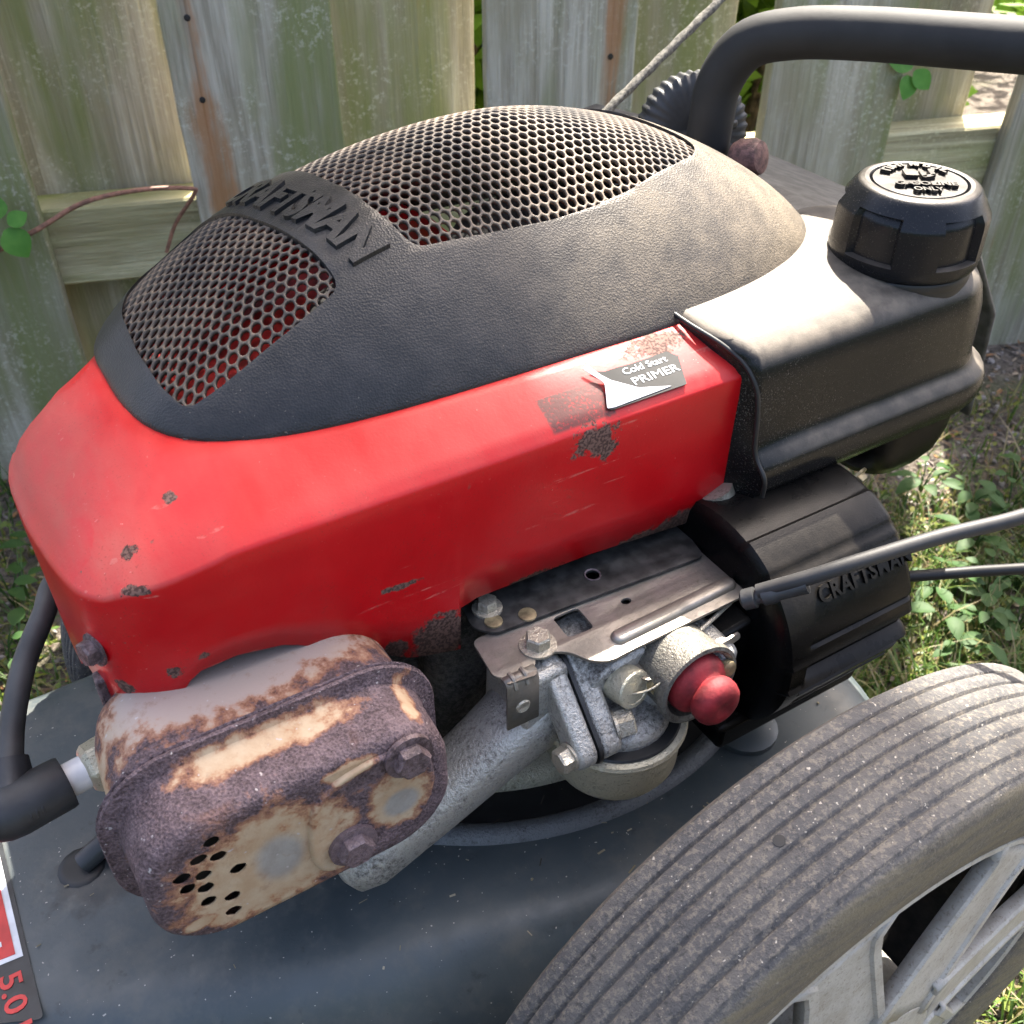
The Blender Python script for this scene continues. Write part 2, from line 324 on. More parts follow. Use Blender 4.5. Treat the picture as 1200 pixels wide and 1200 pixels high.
def lathe(prof, org, ax, n=32, cap0=True, cap1=True):   # prof: (radius, height along axis)
    a, u, w = frame(ax); org = Vector(org); L = []
    for r, h in prof: L.append([org+a*h+(u*math.cos(t)+w*math.sin(t))*r for t in [2*math.pi*i/n for i in range(n)]])
    return loft(L, True, cap0, cap1)
def catmull(P, k=8):
    P = [Vector(p) for p in P]; Q = [P[0]*2-P[1]]+P+[P[-1]*2-P[-2]]; out = []
    for i in range(1, len(Q)-2):
        for j in range(k):
            t = j/k; a, b, c, d = Q[i-1:i+3]
            out.append(.5*((2*b)+(c-a)*t+(2*a-5*b+4*c-d)*t*t+(3*b-a-3*c+d)*t**3))
    return out+[P[-1]]
def tube(P, r, n=12, k=8, flat=1.):
    pts = catmull(P, k); L = []; up = None
    for i, p in enumerate(pts):
        t = (pts[min(i+1, len(pts)-1)]-pts[max(i-1, 0)]).normalized()
        up = t.orthogonal().normalized() if up is None else (up-t*up.dot(t)).normalized()
        w = t.cross(up); rr = r(i/(len(pts)-1)) if callable(r) else r
        L.append([p+(up*math.cos(a)+w*math.sin(a)*flat)*rr for a in [2*math.pi*j/n for j in range(n)]])
    return loft(L, True, True, True)
def box(x0, x1, y0, y1, z0, z1):
    V = [(x, y, z) for x in (x0, x1) for y in (y0, y1) for z in (z0, z1)]
    return V, [(0, 1, 3, 2), (4, 6, 7, 5), (0, 4, 5, 1), (2, 3, 7, 6), (0, 2, 6, 4), (1, 5, 7, 3)]
def prism(poly, fn, t0, t1):     # poly in 2-D, fn(a, b, t) -> point
    n = len(poly); return loft([[fn(a, b, t0) for a, b in poly], [fn(a, b, t1) for a, b in poly]], True, True, True)
def hexbolt(org, ax, r=.5, h=.45, flange=.75, fh=.1):
    a, u, w = frame(ax); o = Vector(org)
    f = lathe([(flange, 0), (flange, fh), (r*1.02, fh+.02)], o, ax, 20)
    L = []
    for rr, hh in ((r, fh), (r, fh+h-.08), (r*.88, fh+h), (r*.6, fh+h+.0)):
        L.append([o+a*hh+(u*math.cos(t)+w*math.sin(t))*rr for t in [math.pi/3*i+.3 for i in range(6)]])
    return merge(f, loft(L, True, True, True))
def capsule(p, q, r, n=10):      # 2-D stadium outline between two points
    p, q = Vector(p), Vector(q); d = (q-p).normalized(); w = Vector((-d.y, d.x)); out = []
    for i in range(n+1):
        a = math.pi/2+math.pi*i/n; out.append(p+(d*math.cos(a)+w*math.sin(a))*r)
    for i in range(n+1):
        a = -math.pi/2+math.pi*i/n; out.append(q+(d*math.cos(a)+w*math.sin(a))*r)
    return [tuple(v) for v in out]
def rrect(x0, x1, y0, y1, r, n=6):
    out = []
    for cx, cy, a0 in ((x1-r, y1-r, 0), (x0+r, y1-r, 90), (x0+r, y0+r, 180), (x1-r, y0+r, 270)):
        for i in range(n+1):
            a = math.radians(a0+90*i/n); out.append((cx+r*math.cos(a), cy+r*math.sin(a)))
    return out
def rounded(poly, r, n=5):       # round the corners of a 2-D polygon
    out = []; N = len(poly)
    for i in range(N):
        p0, p1, p2 = [Vector(poly[(i+k) % N]) for k in (-1, 0, 1)]
        rr = min(r, (p0-p1).length*.45, (p2-p1).length*.45)
        a = p1+(p0-p1).normalized()*rr; b = p1+(p2-p1).normalized()*rr
        for k in range(n+1):
            t = k/n; out.append(tuple(a*(1-t)**2+p1*2*t*(1-t)+b*t*t))
    return out
def from_curve(name, splines, extrude, fn, mat, parent=None, bevel=0, angle=35):
    """2-D outline (first) and holes (others) -> solid plate, mapped by fn(a, b, h)."""
    cu = bpy.data.curves.new(name, 'CURVE'); cu.dimensions = '2D'; cu.fill_mode = 'BOTH'; cu.extrude = extrude; cu.bevel_depth = bevel; cu.bevel_resolution = 1; cu.offset = -bevel
    for s in splines:
        sp = cu.splines.new('POLY'); sp.points.add(len(s)-1); sp.use_cyclic_u = True
        for p, q in zip(sp.points, s): p.co = (q[0], q[1], 0, 1)
    return curve_mesh(name, cu, fn, mat, parent, angle)
def curve_mesh(name, cu, fn, mat, parent, angle=35, post=None):
    tmp = bpy.data.objects.new('tmp', cu); COL.objects.link(tmp)
    dg = bpy.context.evaluated_depsgraph_get(); me = bpy.data.meshes.new_from_object(tmp.evaluated_get(dg))
    bpy.data.objects.remove(tmp); bpy.data.curves.remove(cu)
    bm = bmesh.new(); bm.from_mesh(me); bmesh.ops.remove_doubles(bm, verts=bm.verts, dist=1e-4)
    if post: post(bm)
    for v in bm.verts: v.co = cm(fn(v.co.x, v.co.y, v.co.z))
    bmesh.ops.recalc_face_normals(bm, faces=bm.faces)
    bm.to_mesh(me); bm.free(); me.name = name
    return finish(name, me, mat, parent, True, angle)
def lettering(name, txt, size, depth, fn, mat, parent, width=None, bold=0., sub=False, space=1.):
    cu = bpy.data.curves.new(name, 'FONT'); cu.body = txt; cu.size = size; cu.extrude = depth/2; cu.offset = bold; cu.space_character = space; cu.resolution_u = 3
    cu.align_x = 'CENTER'; cu.align_y = 'CENTER'
    def post(bm):
        if width:
            xs = [v.co.x for v in bm.verts]; c = (max(xs)+min(xs))/2; k = width/(max(xs)-min(xs))
            for v in bm.verts: v.co.x = (v.co.x-c)*k
        if sub: bmesh.ops.subdivide_edges(bm, edges=[e for e in bm.edges if e.calc_length() > size*.25], cuts=2)
    return curve_mesh(name, cu, fn, mat, parent, 30, post)
def thing(name, label, cat, loc, group=None):
    o = bpy.data.objects.new(name, None); COL.objects.link(o); o.location = cm(loc); o.empty_display_size = .05
    o['label'] = label; o['category'] = cat
    if group: o['group'] = group
    return o
def solid_mesh(o):      # bake modifiers into the mesh
    dg = bpy.context.evaluated_depsgraph_get(); me = bpy.data.meshes.new_from_object(o.evaluated_get(dg))
    o.modifiers.clear(); old = o.data; o.data = me; bpy.data.meshes.remove(old)
def sub(a, b): return (b[0]-a[0], b[1]-a[1], b[2]-a[2])

# ================================================================= SETTING
FO = Vector((104.77, 62.11, 1.0)); FD = Vector((.9563, -.2924, 0)); FN = Vector((-.2924, -.9563, 0))
def fp(s, z, off=0.): p = FO+FD*s+FN*off; return Vector((p.x, p.y, z))

def ground():
    V, F = [], []
    xs = [-6000, -2500, -900, -350]+[-200+i*6 for i in range(68)]+[300, 700, 2500, 6000]
    n = len(xs)
    for y in xs:
        for x in xs:
            near = max(abs(x), abs(y)) < 220
            h = (mnoise.noise(Vector((x*.05, y*.05, 0)))*.9+mnoise.noise(Vector((x*.15, y*.15, 5)))*.5) if near else 0
            V.append((x, y, GZ-.4+h*.8))
    for j in range(n-1):
        for i in range(n-1): F.append((j*n+i, j*n+i+1, (j+1)*n+i+1, (j+1)*n+i))
    o = mesh('ground', V, F, M['soil'], angle=180); o['kind'] = 'structure'
    o['label'] = 'bare grey-brown soil between the lawn mower and the fence'
ground()

def fence():
    root = thing('wooden_fence', 'weathered grey-green wooden shadowbox fence behind the lawn mower', 'fence', fp(-50, GZ))
    TOP = 108
    def board(s0, s1, off, tilt=0., nails=(), stain=()):
        nz, nw = 22, 6; T = 1.7; w = s1-s0; ph = rnd()*9; L = []
        org = fp((s0+s1)/2, GZ, off)
        zs = [-2+(TOP+uni(-1, 1)+2)*i/nz for i in range(nz+1)]
        zs = sorted(set(zs+[19, 24, 29, 32, 34, 36, 38, 40, 42, 44, 46]))
        V, F, cols = [], [], []
        for z in zs:
            row = []
            for k in range(nw+1):
                a = (k/nw-.5)*w; cup = .28*(1-(2*k/nw-1)**2)*math.sin(ph+3)
                e = .05*math.sin(z*.31+ph)+.03*math.sin(z*.9+ph*2)
                a2 = a+(e if k in (0, nw) else 0)+tilt*z
                row.append((a2, T/2+cup, z))
            for k in range(nw, -1, -1):
                a, b, zz = row[k]; row.append((a, b-T, zz))
            V += row
        n = 2*(nw+1)
        for i in range(len(zs)-1):
            for j in range(n): F.append((i*n+j, i*n+(j+1) % n, (i+1)*n+(j+1) % n, (i+1)*n+j))
        F.append(tuple(range(n))); F.append(tuple((len(zs)-1)*n+j for j in range(n)))
        me = bpy.data.meshes.new('board')
        me.from_pydata([Vector((a, b, c))*.01 for a, b, c in V], [], F)
        bm = bmesh.new(); bm.from_mesh(me); bmesh.ops.recalc_face_normals(bm, faces=bm.faces); bm.to_mesh(me); bm.free()
        ca = me.color_attributes.new('stain', 'FLOAT_COLOR', 'POINT')
        for i, v in enumerate(V):
            m = 0
            for (sx, z1, z0, wd, am) in stain:
                k = max(0, 1-abs(v[0]-(sx-(s0+s1)/2))/wd); m = max(m, am*k*(1 if z0 <= v[2] <= z1 else 0))
            ca.data[i].color = (m, 0, 0, 1)
        o = finish('board', me, M['wood'], None, True, 30)
        o.matrix_world = Matrix(((FD.x, FN.x, 0, org.x*.01), (FD.y, FN.y, 0, org.y*.01), (0, 0, 1, 0), (0, 0, 0, 1)))
        md = o.modifiers.new('b', 'BEVEL'); md.width = .0015; md.segments = 2; md.limit_method = 'ANGLE'; md.angle_limit = .9
        attach_keep(o, root)
        for (sx, z) in nails:
            p = fp(sx, z+GZ, off+T/2+.28*abs(math.sin(ph+3)))
            mesh('nail_head', *lathe([(.26, -.3), (.26, .03), (.15, .05)], p-FN*.05, FN, 10), M['dark'], root)
    def attach_keep(o, parent):
        mw = o.matrix_basis.copy(); attach(o, parent); o.matrix_basis = mw
    B = [(-141.8, -128.3, 0, (), ()), (-114.8, -101.0, 0, (), ()),
         (-88.1, -74.8, 0, ((-86.0, 40), (-86.0, 33.8)), ((-86.0, 43, 22, 2.4, 1.08),)),
         (-62.0, -48.5, 0, ((-50.9, 35),), ((-50.8, 50, 20, 2.0, 1.05),)),
         (-35.0, -21.2, 0, (), ()), (-8.0, 5.8, .03, (), ((-5, 24, 4, 1.2, .4),)), (19, 32.6, 0, (), ()), (46, 59.6, 0, (), ())]
    for s0, s1, tl, nl, st in B: board(s0, s1, 0, tl, nl, st)
    for s0, s1 in ((-129.5, -114), (-102.5, -87.0), (-75.8, -61.9), (-49.5, -36.6), (-21.8, -9.0), (5, 20), (32, 46.6)):
        board(s0, s1, -5.6, 0, (), ((s0+9, 60, 10, 1.0, .45),) if rnd() < .4 else ())
    for z0, z1 in ((18.2, 25.2), (88, 95)):
        L = []
        for i in range(13):
            s = -150+i*18; dz = .15*math.sin(i*1.3)
            L.append([fp(s, z+GZ+dz, off) for off, z in ((-.95, z0+.2), (-1.15, z0), (-4.6, z0), (-4.75, z1), (-1.15, z1), (-.95, z1-.2))])
        V, F = loft(L, True, True, True)
        me = bpy.data.meshes.new('rail'); org = fp(-42, GZ, -2.8)
        X = Matrix(((0, FN.x, FD.x, 0), (0, FN.y, FD.y, 0), (1, 0, 0, 0), (0, 0, 0, 1)))   # local z along the rail so the grain runs along it
        Xi = X.to_3x3().inverted()
        me.from_pydata([Xi @ (cm(v)-cm(org)) for v in V], [], F)
        bm = bmesh.new(); bm.from_mesh(me); bmesh.ops.recalc_face_normals(bm, faces=bm.faces); bm.to_mesh(me); bm.free()
        o = finish('rail', me, M['railwood'], None, True, 30)
        mw = X.copy(); mw.translation = cm(org); o.matrix_basis = mw; attach_keep(o, root)
fence()

# ================================================================= LAWN MOWER
mower = thing('lawn_mower', 'dusty red and black lawn mower with rusty muffler, seen close up beside the fence', 'lawn mower', (15, 33, GZ))
# ---- dome cover geometry
DX, DY, DH, DR, DHY = 20., 35.6, 6.35, 35.6, 8.8
def rho(x, y):
    u = (x-DX)/((DX-3.6) if x < DX else (DR-DX)); v = (y-DY)/DHY
    n = (4.2 if v < 0 else 1.9) if x < DX else 2.7
    return (abs(u)**n+abs(v)**n)**(1/n)
def zd(x, y):
    r = min(rho(x, y), 1.); k = 1.55+.6*max(0, min(1, (DX-x)/14))+.45*max(0, min(1, (x-DX-2)/12))
    return 41.3+DH*(1-r**k)**.9
def edge_pt(t):      # point on the cover outline in direction t
    c, s = math.cos(t), math.sin(t); lo, hi = 0, 60
    for _ in range(40):
        m = (lo+hi)/2
        if rho(DX+c*m, DY+s*m) < 1: lo = m
        else: hi = m
    return DX+c*lo, DY+s*lo

def deck():
    top = [(-13, 41.5), (-6, 41.3), (1.5, 41.6), (4, 45), (6, 55), (34, 56), (35, 50), (34.2, 30), (32.8, 20), (30.5, 16.6), (26, 16.2), (15, 17.4), (5, 20.3), (-5, 24.0), (-13, 27.5), (-16, 31), (-16, 38)]
    poly = rounded(top, 3.0, 5)
    n = len(poly); c = Vector((15, 34))
    def off(d):
        out = []
        for i in range(n):
            a, b = Vector(poly[i-1]), Vector(poly[(i+1) % n]); t = (b-a).normalized(); nn = Vector((t.y, -t.x))
            if nn.dot(Vector(poly[i])-c) < 0: nn = -nn
            out.append(Vector(poly[i])+nn*d)
        return out
    L = []
    for d, z in ((-2.2, 21.02), (-1.2, 21.0), (-.5, 20.93), (0, 20.75), (.5, 20.4), (1.0, 19.9), (1.8, 18.6), (2.4, 16.5), (2.8, 13), (2.9, 8), (2.9, 7.5)):
        L.append([(p.x, p.y, z) for p in off(d)])
    V, F = loft(L, True, True, False)
    o = mesh('deck', V, F, M['deck'], mower, angle=60)
    # raised ring and engine seat on the deck
    mesh('ring_bead', *lathe([(16.1, 20.95), (15.95, 21.22), (15.6, 21.4), (15.25, 21.36), (15.05, 21.15), (14.9, 21.0)], (19.6, 36.4, 0), (0, 0, 1), 120, False, False), M['seat'], o, angle=50)
    mesh('ring_groove', *lathe([(14.95, 21.06), (13.3, 21.04)], (19.6, 36.4, 0), (0, 0, 1), 120, False, False), M['dark'], o)
    mesh('engine_seat', *lathe([(13.35, 21.03), (13.2, 21.5), (12.9, 21.75), (12.4, 21.9), (11.9, 22.2), (8, 22.3)], (19.6, 36.4, 0), (0, 0, 1), 96, False, True), M['bowl'], o, angle=50)
    for lx, ly in ((8.9, 24.9), (26.0, 21.3)):
        mesh('seat_lug', *lathe([(1.6, 20.95), (1.6, 21.35), (1.2, 21.55)], (lx, ly, 0), (0, 0, 1), 20, False), M['deck'], o)
    # washout nipple with torn hole
    mesh('deck_hole', *lathe([(1.0, 0), (.9, .06), (.7, .07)], (-3.4, 30.3, 21.03), (0, 0, 1), 14), M['dark'], o)
    mesh('hose_nipple', *tube([(-3.3, 30.3, 21.2), (-2.2, 30.4, 21.7), (-.6, 30.3, 22.1), (1, 30, 22.3)], .5, 12, 6), M['black'], o)
    # front decal
    def flat(z): return lambda a, b, h: (a, b, z+h)
    from_curve('decal_panel', [rounded([(-12.5, 41), (-6.15, 40), (-6.1, 24.4), (-12.5, 27.4)], .3)], .01, flat(21.06), M['decalblack'], o)
    from_curve('decal_border', [[(-12.2, 40), (-6.35, 39.6), (-6.3, 27.4), (-12.2, 26.9+.9)]], .01, flat(21.09), M['white'], o)
    from_curve('decal_field', [[(-12.1, 39.8), (-6.62, 39.3), (-6.55, 27.62), (-12.1, 28.1)]], .01, flat(21.12), M['decalred'], o)
    lettering('decal_text', '5.0 HP', 1.15, .02, lambda a, b, h: (-6.95+b, 24.9-a, 21.10+h), M['decalred'], o, 4.0, .02)
    lettering('decal_name', 'CRAFTSMAN', 1.5, .02, lambda a, b, h: (-7.55+b, 33.0-a, 21.15+h), M['white'], o, 9.6, .03)
    return o
deck()

def shroud():
    P = [(26.4, 24.1)]+[(26-.5*i, 24.1) for i in range(0, 44)]
    P = [p for p in P if p[0] > 4.2]
    P = sorted(set(P+[(12.28, 24.1), (12.2, 24.1)]), key=lambda p: -p[0])
    front = [(4, 24.1), (2.4, 24.35), (1.0, 24.95), (.25, 25.8), (-.1, 27), (-.4, 29), (-.65, 32), (-.5, 35), (.9, 37.6), (3.0, 39.3), (5.6, 40.9), (8.2, 42.4), (11, 43.8)]
    P += [tuple(v)[:2] for v in catmull([(a, b, 0) for a, b in front], 4)]+[(14, 45.4), (18, 45.8), (22, 45.9), (26.4, 45.9)]
    def cz(p):     # crease height
        x, y = p
        z = 40.0
        if x < 4.5: z = 40.0-(4.5-x)*.22
        if y > 25 and x < 4: z = min(z, 39.1-max(0, min(1, (y-25)/6))*.7)
        return z-max(0, y-36)*.55
    def bz(p):     # lower edge: arch over the muffler, notch at the bracket
        x, y = p
        if y > 30: return 32.0
        T = [(-1, 33.6), (.2, 33.5), (1.3, 33.7), (2.0, 34.6), (2.6, 35.5), (4, 35.75), (5.6, 35.4), (8, 33.9), (9.6, 32.6), (10.2, 32.2), (12.2, 31.6), (12.28, 33.75), (13, 33.95), (18, 33.8), (26.4, 33.0)]
        if y > 25.5: return 33.5
        for (a, b), (c, d) in zip(T, T[1:]):
            if a <= x <= c: return b+(d-b)*(x-a)/(c-a)
        return 33.0
    inner = []
    for x, y in P:
        tx = min(max(x, 9), 26); d = (Vector((tx, DY))-Vector((x, y))).normalized(); q = Vector((x, y)); k = 0
        while rho(q.x, q.y) > .955 and k < 400: q += d*.05; k += 1
        inner.append((q.x, q.y))
    sm = []
    for i in range(len(inner)):
        w_ = [inner[min(max(i+k, 0), len(inner)-1)] for k in range(-9, 10)]; sm.append((sum(a for a, b in w_)/19, sum(b for a, b in w_)/19))
    inner = sm
    L = []
    for f, zf in ((1., 1.), (.72, .80), (.42, .50), (.2, .26), (.09, .115)):
        row = []
        for p, q in zip(P, inner):
            z = cz(p)+(41.35-cz(p))*zf
            z += .35*math.sin(math.pi*min(f, 1))*max(0, min(1, (4.5-p[0])/3.5))*max(0, min(1, (p[1]-24.2)/4))    # front slope bellies out
            row.append((p[0]+(q[0]-p[0])*f, p[1]+(q[1]-p[1])*f, z))
        L.append(row)
    for g, dz in ((.16, -.01), (.05, -.08), (.0, -.24), (-.02, -.9)):
        row = []
        for p, q in zip(P, inner):
            d = (Vector(q)-Vector(p)).normalized(); row.append((p[0]+d.x*g, p[1]+d.y*g, cz(p)+dz))
        L.append(row)
    for f in (.35, .7, 1.):
        row = []
        for p, q in zip(P, inner):
            d = (Vector(q)-Vector(p)).normalized(); zt = cz(p)-.9; row.append((p[0]+d.x*.05*f, p[1]+d.y*.05*f, zt+(bz(p)-zt)*f))
        L.append(row)
    V, F = loft(L, False)
    o = mesh('engine_shroud', V, F, M['red'], mower, angle=180, solid=.14, soff=-1)
    # what lies under the screens: inner red housing, fan and starter cup
    mesh('blower_housing', *lathe([(8.9, 38.6), (8.5, 39.6), (7.6, 39.9), (6.8, 39.4), (6.4, 38.4), (2, 38.2)], (13.0, 35.4, 0), (0, 0, 1), 64, False, True), M['inner'], o)
    mesh('rear_housing', *lathe([(7.0, 40.2), (6.5, 41.2), (5.2, 41.6), (4.6, 41.0), (2, 40.6)], (25.6, 35.4, 0), (0, 0, 1), 48, False, True), M['dark'], o)
    mesh('starter_cup', *lathe([(4.2, 38), (4.2, 40.2), (3.6, 40.6), (1.2, 40.6), (1.1, 41.2), (.6, 41.3)], (16.2, 35.4, 0), (0, 0, 1), 40, False, True), M['dark'], o)
    mesh('sun_stop_plate', *prism(rrect(2.5, 26, 25.3, 38.5, 2.5, 5), lambda a, b, t: (a, b, t), 36.6, 36.9), M['dark'], o)  # dark plate added to stop sun falling through the screens
    # front corner bolt
    mesh('corner_bolt', *hexbolt((.12, 26.1, 36.4), (-1, -.35, .1), .46, .38, .6), M['rustbolt'], o, angle=30)
    # torn primer sticker: plane of the upper slope
    def slope(a, b, h): return (a, b, 40.0+(b-24.3)*.475+.22+h)
    st = from_curve('sticker', [[(18.9, 25.95), (19.3, 25.5), (19.0, 25.0), (18.75, 24.35), (18.95, 24.32), (22.25, 24.33), (22.65, 25.45), (22.3, 25.75), (20.6, 25.72), (20.0, 25.75), (19.4, 25.75)]], .012, slope, M['stick'], o)
    o2 = from_curve('sticker_peel', [rounded([(18.62, 26.0), (18.8, 26.08), (19.1, 25.6), (19.5, 25.3), (20.3, 24.75), (21.6, 24.42), (18.95, 24.36), (18.66, 24.4), (18.95, 24.95), (19.1, 25.25)], .08, 3)], .014,
                    lambda a, b, h: slope(a, b, h+.04+.22*max(0, 1-abs(a-18.95)/.5)*max(0, (b-24.6)/1.4)), M['stickw'], o)
    tx = lambda sx, sy: (lambda a, b, h: slope(sx+a-.12*b, sy+b, .03+h))
    lettering('sticker_text', 'Cold Start', .36, .012, tx(21.1, 25.48), M['white'], o, 2.0)
    lettering('sticker_text', 'PRIMER', .42, .012, tx(21.3, 25.02), M['white'], o, 2.1)
    return o
shroud()

def cover():
    NA, NR = 168, 34; L = []
    ep = [edge_pt(2*math.pi*i/NA) for i in range(NA)]
    def ring(k, dz=0., z=None):
        return [(DX+(x-DX)*k, DY+(y-DY)*k, (zd(DX+(x-DX)*k, DY+(y-DY)*k) if z is None else z)+dz) for x, y in ep]
    rs = [1-(1-i/NR)**1.35 for i in range(NR+1)]
    for k in rs[::-1][:-1]: L.append(ring(k if k < .999 else .999))
    L = [ring(1.004, z=40.2), ring(1.004, z=41.2)]+L[0:]
    V, F = loft(L, True); c = len(V); V = V+[(DX, DY, zd(DX, DY))]; n0 = (len(L)-1)*NA
    F += [(n0+i, n0+(i+1) % NA, c) for i in range(NA)]
    o = mesh('top_cover', V, F, M['cover'], mower, angle=55, solid=.28, soff=-1)
    S1 = [(5.6, 38.0), (4.9, 36.2), (4.7, 33.3), (4.8, 30.9), (5.2, 29.45), (6.5, 29.25), (7.7, 29.3), (9.4, 29.5), (11.2, 29.9), (11.0, 31.1), (10.7, 32.2), (10.4, 33.7), (9.9, 35.8), (9.2, 38.2), (8.7, 39.4), (7.2, 39.6)]
    S2 = [(14.2, 30.3), (16.8, 30.25), (19.7, 30.3), (21.7, 30.4), (23.9, 30.7), (26.7, 31.6), (28.3, 32.3), (29.2, 33.3), (29.3, 34.5), (28.8, 36), (27.2, 38.6), (24.5, 40.4), (18, 41), (13.4, 40.5), (12.3, 38.4), (12.9, 34.9), (13.4, 32.3)]
    cut = []
    for k, S in enumerate((S1, S2)):
        poly = [tuple(v)[:2] for v in rounded(S, .5, 4)]
        cobj = mesh('cutter', *prism(poly, lambda a, b, t: (a, b, t), 40.6, 50), None, None, False); cut.append(cobj)
        md = o.modifiers.new('c%d' % k, 'BOOLEAN'); md.operation = 'DIFFERENCE'; md.solver = 'EXACT'; md.object = cobj
    md = o.modifiers.new('b', 'BEVEL'); md.width = .0007; md.segments = 2; md.limit_method = 'ANGLE'; md.angle_limit = math.radians(50)
    solid_mesh(o); o.data.set_sharp_from_angle(angle=math.radians(55))
    for cobj in cut: bpy.data.objects.remove(cobj)
    # perforated screens: hexagonal cells, each with a round hole
    def inside(S, x, y):
        r = False; j = len(S)-1
        for i in range(len(S)):
            if (S[i][1] > y) != (S[j][1] > y) and x < (S[j][0]-S[i][0])*(y-S[i][1])/(S[j][1]-S[i][1])+S[i][0]: r = not r
            j = i
        return r
    for S, nm in ((S1, 'front_screen'), (S2, 'rear_screen')):
        g = .42; hr = .180; V, F, key = [], [], {}
        def vid(x, y):
            k = (round(x, 3), round(y, 3))
            if k not in key:
                z = 41.3+(zd(x, y)-41.3)-.14 if rho(x, y) < .995 else 41.2
                key[k] = len(V); V.append((x, y, z))
            return key[k]
        cx = sum(p[0] for p in S)/len(S); cy = sum(p[1] for p in S)/len(S)
        for j in range(-19, 20):
            for i in range(-27, 28):
                x = cx+(i+(.5 if j % 2 else 0))*g; y = cy+j*g*.866
                if not (inside(S, x, y) or any(inside(S, x+.55*math.cos(a), y+.55*math.sin(a)) for a in (0, 1.05, 2.1, 3.14, 4.2, 5.24))): continue
                R = g/math.sqrt(3); H = [(x+R*math.cos(math.radians(30+60*k)), y+R*math.sin(math.radians(30+60*k))) for k in range(6)]
                O = []
                for k in range(6):
                    a, b = H[k], H[(k+1) % 6]; O += [a, ((a[0]+b[0])/2, (a[1]+b[1])/2)]
                I = [(x+hr*math.cos(math.radians(30+30*k)), y+hr*math.sin(math.radians(30+30*k))) for k in range(12)]
                for k in range(12):
                    F.append((vid(*O[k]), vid(*O[(k+1) % 12]), vid(*I[(k+1) % 12]), vid(*I[k])))
        s = mesh(nm, V, F, M['screen'], o, angle=60, solid=.16, soff=-1)
        s['label'] = 'perforated screen with red housing showing through' if nm[0] == 'f' else 'large dusty perforated screen on top'
    # raised name between the screens
    def band(y): return 12.72-(y-30.1)*.26+(y-30.1)*(y-39)*.012
    def fn(a, b, h):
        y = 34.35-a; x = band(y)+b*.98-.05; y2 = y+b*.12
        return (x, y2, zd(x, y2)+h+.07)
    lettering('cover_lettering', 'CRAFTSMAN', 2.0, .19, fn, M['cover'], o, 7.9, .085, True)
cover()

